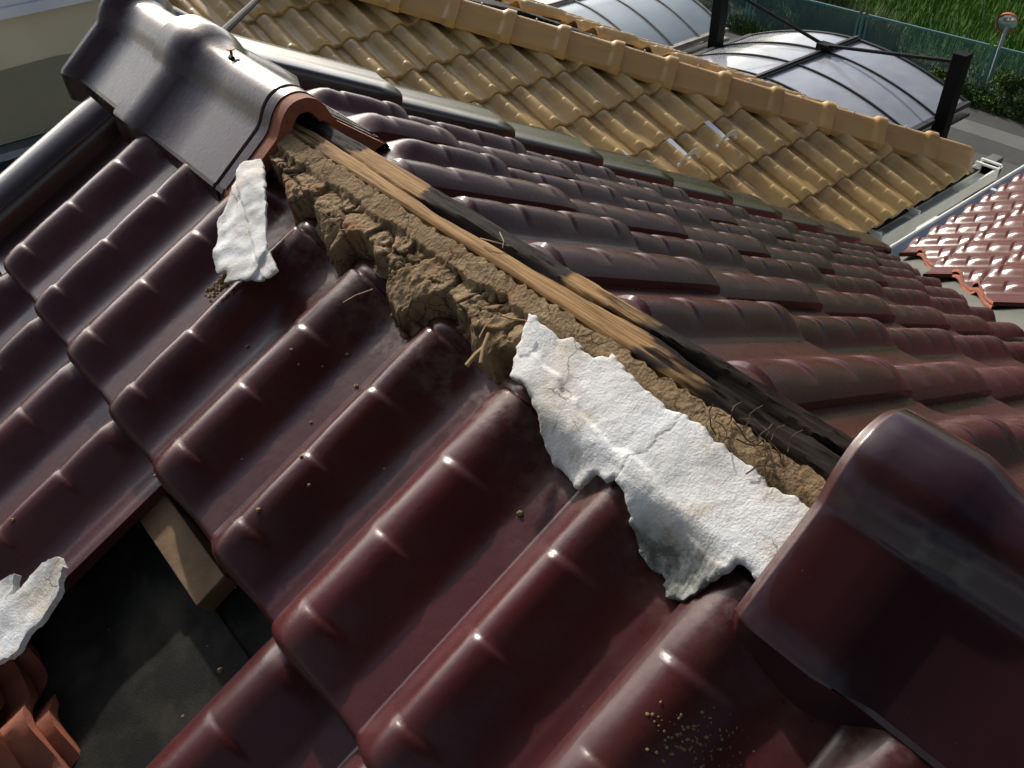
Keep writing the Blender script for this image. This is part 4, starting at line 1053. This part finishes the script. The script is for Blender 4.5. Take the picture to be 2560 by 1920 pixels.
# ================================================================== NEIGHBOUR ON THE LEFT
nb_ = empty('neighbour_house', (4, 2, -8), 'pale olive rendered house wall with a bluish white top trim at the upper left', 'house')
M_NW = mat('olive_render', (.56, .53, .42), .7, vcol=(.50, .47, .37), vscale=2.2, bump=.15, bscale=150, bdist=.002)
M_NWL = mat('olive_render_shadow', (.25, .25, .19), .75, vcol=(.21, .215, .16), vscale=2.5, bump=.15, bscale=150, bdist=.002)  # darker wall colour for the painted shadow band
X3 = 3.2
wm = MB(); wm.box((X3, -1.0, -1.27), (6.5, 7, -.69)); wm.obj('wall', M_NW, nb_)
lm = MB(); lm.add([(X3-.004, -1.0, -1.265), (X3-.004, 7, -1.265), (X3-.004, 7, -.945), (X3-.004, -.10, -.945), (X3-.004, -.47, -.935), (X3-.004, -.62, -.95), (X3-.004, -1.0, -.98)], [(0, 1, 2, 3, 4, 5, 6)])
lm.obj('wall_shadow_band', M_NWL, nb_)  # peaked cast shadow painted on the lower wall as a darker sheet
tm = MB(); tm.box((X3-.05, -1.04, -.69), (6.55, 7, -.60)); tm.box((X3-.065, -1.05, -.715), (X3-.05, 7, -.67)); tm.obj('parapet_cap', mat('bluish_white_metal', (.62, .68, .80), .35, vcol=(.5, .57, .72), vscale=3), nb_)
fm = MB(); fm.box((X3-.10, -1.0, -1.31), (X3, 7, -1.275)); fm.box((X3-.20, -1.0, -1.40), (X3-.04, 7, -1.345)); fm.box((X3-.45, -1.0, -1.52), (X3, 7, -1.44))
fm.obj('metal_flashing', mat('blue_steel_flashing', (.12, .16, .22), .3, metal=.5, vcol=(.20, .25, .33), vscale=6), nb_)
bm_ = MB(); bm_.box((X3+.05, -.7, -8), (6.4, 6.9, -1.28)); bm_.obj('lower_wall', M_WALLB, nb_)

# ================================================================== GROUND AND BACKGROUND
GZ = -8.0
def plane_obj(name, x0, x1, y0, y1, z, matr, kind='structure'):
    g = MB(); g.add([(x0, y0, z), (x1, y0, z), (x1, y1, z), (x0, y1, z)], [(0, 1, 2, 3)])
    return tag(g.obj(name, matr), None, None, None, kind)
plane_obj('ground', -400, 400, -400, 400, GZ, M_SOILW)
plane_obj('yard', -60, 60, -18.3, 40, GZ+.004, M_YARD)
plane_obj('road', -60, 60, -20.35, -18.3, GZ+.008, M_ASPH)
plane_obj('path', -60, 60, -19.68, -19.05, GZ+.013, M_PAVE)

# fence
fence = empty('mesh_fence', (7, -21.25, GZ), 'blue green steel mesh fence between the lane and the rice field', 'fence')
def fy(x): return -21.25 + (x-7)*.045
FZ0, FZ1 = GZ+.08, GZ+1.15
xs_ = [7.5 + 3.37*i for i in range(-4, 7)]
pm_ = None
for x in xs_:
    g = MB(); y = fy(x)
    g.box((x-.035, y-.035, GZ-.1), (x+.035, y+.035, FZ1+.03)); g.box((x-.16, y-.012, FZ0), (x-.10, y+.012, FZ1-.02)); g.box((x+.10, y-.012, FZ0), (x+.16, y+.012, FZ1-.02))
    g.obj('fence_post', M_FPOST, fence)
for a, b_ in zip(xs_, xs_[1:]):
    g = MB(); a0, b0 = a+.13, b_-.13
    pa, pb = Vector((a0, fy(a0), 0)), Vector((b0, fy(b0), 0))
    def pp(t, z): p = pa.lerp(pb, t); return (p.x, p.y, z)
    g.bar(pp(0, FZ1) , pp(1, FZ1), .05, .05); g.bar(pp(0, FZ0), pp(1, FZ0), .04, .04)
    Lg = b0-a0; H = FZ1-FZ0; stp = .068; nrun = int((Lg+H)/stp)
    for i in range(nrun):
        for s_ in (1, -1):
            x0 = -H + i*stp; za, zb = 0, H; xa, xb = x0, x0+H
            if xa < 0: za = -xa; xa = 0
            if xb > Lg: zb = H-(xb-Lg); xb = Lg
            if zb <= za: continue
            if s_ < 0: xa, xb = Lg-xa, Lg-xb
            g.bar(pp(xa/Lg, FZ0+za), pp(xb/Lg, FZ0+zb), .0145, .006)
    g.obj('mesh_panel', M_FPOST, fence)

# traffic mirror
mir = empty('traffic_mirror', (8.95, -24.5, GZ), 'round convex traffic mirror with an orange hood on a pale pole', 'traffic mirror')
def at_px(sx, sy, y):
    d = (FW + RT*((sx-1280)/2219.2) - UP*((sy-960)/2219.2)); t = (y - CAM.y)/d.y; return CAM + d*t
YM = -22.1
pc = at_px(2518, 57, YM); pbse = at_px(2488, 122, YM)
mir.location = (pc.x, YM, GZ)
g = MB(); g.tube([(pc.x-.02, YM, GZ), (pc.x-.02, YM, pc.z)], .045, 10); g.obj('pole', M_POLE, mir, True)
dirn = (Vector((CAM.x+4, CAM.y, pc.z-2)) - pc).normalized(); q = dirn.to_track_quat('Z', 'Y').to_matrix().to_4x4(); q.translation = pc
R = .225
vs = []; f = []; N = 32
for r_, z_ in [(0, .06), (.35, .052), (.7, .03), (.92, .006), (1, -.005)]:
    for k in range(N): t = 2*math.pi*k/N; vs.append(q @ Vector((r_*R*math.cos(t), r_*R*math.sin(t), z_)))
for i in range(4):
    for k in range(N): f.append((i*N+k, i*N+(k+1) % N, (i+1)*N+(k+1) % N, (i+1)*N+k))
g = MB(); g.add(vs, f); g.obj('mirror', M_MIRROR, mir, True, 80)
g = MB(); vs = []; f = []
upw = q.to_3x3().inverted() @ Vector((0, 0, 1)); a0 = math.atan2(upw.y, upw.x)
prf = [(1.0, 0.0), (1.05, .015), (1.06, -.02), (.95, -.045), (0, -.05)]
for r_, z_ in prf:
    for k in range(N): t = 2*math.pi*k/N; vs.append(q @ Vector((r_*R*math.cos(t), r_*R*math.sin(t), z_)))
for i in range(len(prf)-1):
    for k in range(N): f.append((i*N+k, i*N+(k+1) % N, (i+1)*N+(k+1) % N, (i+1)*N+k))
b0 = len(vs)
for k in range(17):
    t = a0 - 1.5 + 3.0*k/16
    for r_, z_ in ((1.03, 0), (1.10, .11*math.cos((k-8)/8*1.5))): vs.append(q @ Vector((r_*R*math.cos(t), r_*R*math.sin(t), z_)))
for k in range(16): f.append((b0+2*k, b0+2*k+1, b0+2*k+3, b0+2*k+2))
g.add(vs, f); g.obj('hood', M_ORANGE, mir, True, 50)

# concrete gate wall
g = MB(); g.box((4.25, -15.15, GZ), (4.45, -14.55, -6.5)); tag(g.obj('concrete_wall', M_CONC, None, bevel=.01), 'short grey concrete block wall standing beyond the end of the white gutter', 'wall')

# carports
def carport(name, label, cx, hw, y0, y1, ze, zc, ys, mroof, mframe, midbeam=True, fr=.05):
    e_ = empty(name, (cx, (y0+y1)/2, GZ), label, 'carport')
    def arc(t): return cx + hw*t, ze + (zc-ze)*(1 - abs(t)**1.9)
    for side in (-1, 1):
        V = []; F = []; n = 16; ny = 30
        for j in range(ny+1):
            y = y0 + (y1-y0)*j/ny
            for i in range(n+1):
                x, z = arc(side*i/n); V.append((x, y, z + .012*noise.noise(Vector((x*1.1, y*1.1, 3)))))
        for j in range(ny):
            for i in range(n): F.append((j*(n+1)+i, j*(n+1)+i+1, (j+1)*(n+1)+i+1, (j+1)*(n+1)+i))
        link('roof_panel', mesh_from('roof_panel', V, F, [mroof], None, True, 180), e_)
    for y in ys:
        g = MB(); pts = [arc(-1 + 2*i/24) for i in range(25)]
        wd = .055 if y in (ys[0], ys[-1]) else .028
        for (xa, za), (xb, zb) in zip(pts, pts[1:]): g.bar((xa, y, za+.015), (xb, y, zb+.015), wd, .032)
        g.obj('rafter', mframe, e_)
    if midbeam: g = MB(); g.box((cx-.075, y0-.02, zc-.01), (cx+.075, y1, zc+.045)); g.box((cx-.03, y0-.02, zc+.05), (cx+.03, y1, zc+.075)); g.obj('centre_beam', mframe, e_)
    for side in (-1, 1):
        g = MB(); x, z = arc(side); g.box((x-fr, y0-.03, z-.05), (x+fr, y1, z+.035)); g.box((x-fr*2.2*1, y0, z-.20), (x+fr*.4, y1, z-.14)); g.obj('edge_beam', mframe, e_)
    return e_
cB = carport('carport', 'smoked glossy arched carport roof held up by rods from black masts', 7.45, 2.35, -15.0, -9.6, -5.75, -5.25, [-15.0, -14.05, -13.15, -12.25, -11.35, -10.45], M_POLYB, mat('dark_bronze_frame', (.022, .021, .020), .5, vcol=(.035, .033, .03), vscale=3))
for (x, zt_) in ((4.98, -4.62), (9.9, -4.45)):
    g = MB(); g.box((x-.11, -14.12, GZ), (x+.11, -13.9, zt_)); g.obj('mast', M_BLACK, cB, bevel=.006)
    g = MB(); g.tube([(x, -14.0, zt_-.14), (7.45, -14.0, -5.12)], .032, 8); g.obj('tie_rod', M_BLACK, cB)
g = MB(); g.box((7.33, -14.1, -5.2), (7.57, -13.9, -5.08)); g.obj('bracket', M_BLACK, cB)
cA = carport('carport', 'pale translucent arched carport roof with cream ribs behind the ochre hip', 12.68, 2.18, -15.05, -9.0, -5.8, -5.2, [-15.05, -14.25, -13.45, -12.65, -11.85, -11.05, -10.25, -9.4], M_POLYA, M_CREAM, fr=.06)
for y in (-14.7, -12.3, -9.9):
    g = MB(); g.box((10.55, y-.05, GZ), (10.65, y+.05, -5.85)); g.obj('post', M_CREAM, cA)
g = MB(); g.box((10.9, -14.9, GZ), (10.95, -9.5, -6.1)); g.obj('side_screen', mat('pale_side_panel', (.38, .38, .40), .6, vcol=(.45, .45, .47), vscale=2), cA)
g = MB()
for i in range(7): y = -14.9 + i*.9; g.box((10.84, y-.02, GZ), (10.90, y+.02, -6.0))
g.obj('screen_frame', M_CREAM, cA)

# ------------------------------------------------------------------ vegetation
def leaf_cloud(name, blobs, n, size, matr, seed, parent=None):
    r = np.random.RandomState(seed); V = []; F = []
    for (cx, cy, cz, rx, ry, rz), k in zip(blobs, n):
        for _ in range(k):
            d = r.normal(size=3); d /= np.linalg.norm(d); rr_ = r.uniform(.35, 1.05)
            p = np.array((cx, cy, cz)) + d*rr_*np.array((rx, ry, rz))
            if p[2] < GZ: p[2] = GZ + abs(p[2]-GZ)*.3
            a = r.normal(size=3); a /= np.linalg.norm(a); b = np.cross(a, r.normal(size=3)); b /= np.linalg.norm(b)+1e-9
            s = size*r.uniform(.6, 1.5); q = len(V)
            V += [tuple(p-a*s), tuple(p+b*s*.35), tuple(p+a*s), tuple(p-b*s*.35)]; F.append((q, q+1, q+2, q+3))
    return link(name, mesh_from(name, V, F, [matr], None, False), parent)
def blades(name, n, x0, x1, y0, y1, h0, h1, wd, matr, seed, lean=.25, dens=None):
    r = np.random.RandomState(seed)
    x = r.uniform(x0, x1, n); y = y0 + (y1-y0)*r.uniform(0, 1, n)**1.0
    h = r.uniform(h0, h1, n)
    if dens is not None:
        keep = np.array([dens(a, b) > r.rand() for a, b in zip(x, y)]); x, y, h = x[keep], y[keep], h[keep]
    n = len(x); a = r.uniform(0, 2*np.pi, n); lx, ly = lean*h*np.cos(a), lean*h*np.sin(a); wx, wy = wd*np.cos(a+1.57), wd*np.sin(a+1.57)
    z = np.full(n, GZ)
    V = np.empty((n, 5, 3))
    V[:, 0] = np.stack([x-wx, y-wy, z], 1); V[:, 1] = np.stack([x+wx, y+wy, z], 1)
    V[:, 2] = np.stack([x+lx*.4+wx*.8, y+ly*.4+wy*.8, z+h*.6], 1); V[:, 3] = np.stack([x+lx*.4-wx*.8, y+ly*.4-wy*.8, z+h*.6], 1); V[:, 4] = np.stack([x+lx, y+ly, z+h], 1)
    b = np.arange(n)*5
    F = [(i, i+1, i+2, i+3) for i in b] + [(i+3, i+2, i+4) for i in b]
    return link(name, mesh_from(name, V.reshape(-1, 3), [tuple(int(k) for k in f_) for f_ in F], [matr], None, False))
g = plane_obj('field_soil', -80, 120, -140, -22.6, GZ+.02, mat('field_mud', (.035, .095, .010), .9, vcol=(.045, .11, .014), vscale=.3))
rc = blades('rice_crop', 95000, -2, 32, -48, -22.8, .3, .6, .013, M_RICE, 1, .3); tag(rc, None, None, None, 'stuff')
wv = blades('weeds', 15000, -2, 30, -22.7, -20.45, .12, .42, .014, M_LEAF, 2, .6, lambda a, b: .45 + .8*noise.noise(Vector((a*1.3, b*1.3, 0)))); tag(wv, None, None, None, 'stuff')
bl = []; nn_ = []; rr = random.Random(5)
for i in range(60):
    x = rr.uniform(3, 24); bl.append((x, rr.uniform(-21.05, -20.55), GZ+.12, rr.uniform(.25, .6), .28, rr.uniform(.12, .28))); nn_.append(260)
lv = leaf_cloud('verge_weeds', bl, nn_, .045, M_LEAF, 4); tag(lv, None, None, None, 'stuff')
def shrub(label, x, y, r, h, matr, seed, n=2600):
    e_ = empty('shrub', (x, y, GZ), label, 'shrub'); rr = random.Random(seed)
    bl = [(x + rr.uniform(-r, r)*.7, y + rr.uniform(-r, r)*.5, GZ + h*rr.uniform(.3, .8), r*rr.uniform(.3, .55), r*rr.uniform(.3, .5), h*rr.uniform(.18, .35)) for _ in range(9)]
    leaf_cloud('foliage', bl, [n//9]*9, .05, matr, seed, e_)
    g = MB()
    for k in range(5): bq = bl[k]; g.tube([(x, y, GZ), ((x+bq[0])/2, (y+bq[1])/2+.03, GZ+h*.25), (bq[0], bq[1], bq[2])], [.03, .02, .008], 6)
    g.obj('stem', M_ROOT, e_)
pS = at_px(2540, 215, -20.9); shrub('leafy green shrub in front of the mesh fence at the right edge', 6.45, -20.85, .55, .95, M_LEAF, 21)
shrub('low green shrub growing at the foot of the fence behind the black mast', 8.1, -20.85, .5, .5, M_LEAF, 22, 1800)
shrub('dark green shrub behind the fence above the smoked carport', 13.2, -21.9, 1.1, 1.5, M_LEAFD, 23, 5200)
shrub('dark bushy shrub beside the tall pale grasses behind the fence', 15.0, -22.3, .9, 1.1, M_LEAFD, 24, 3600)
tg = blades('tall_grass', 1500, 10.4, 13.2, -22.4, -21.6, .5, 1.15, .016, mat('pale_grass', (.16, .17, .07), .8, vcol=(.11, .14, .05), vscale=2), 9, .3); tag(tg, None, None, None, 'stuff')
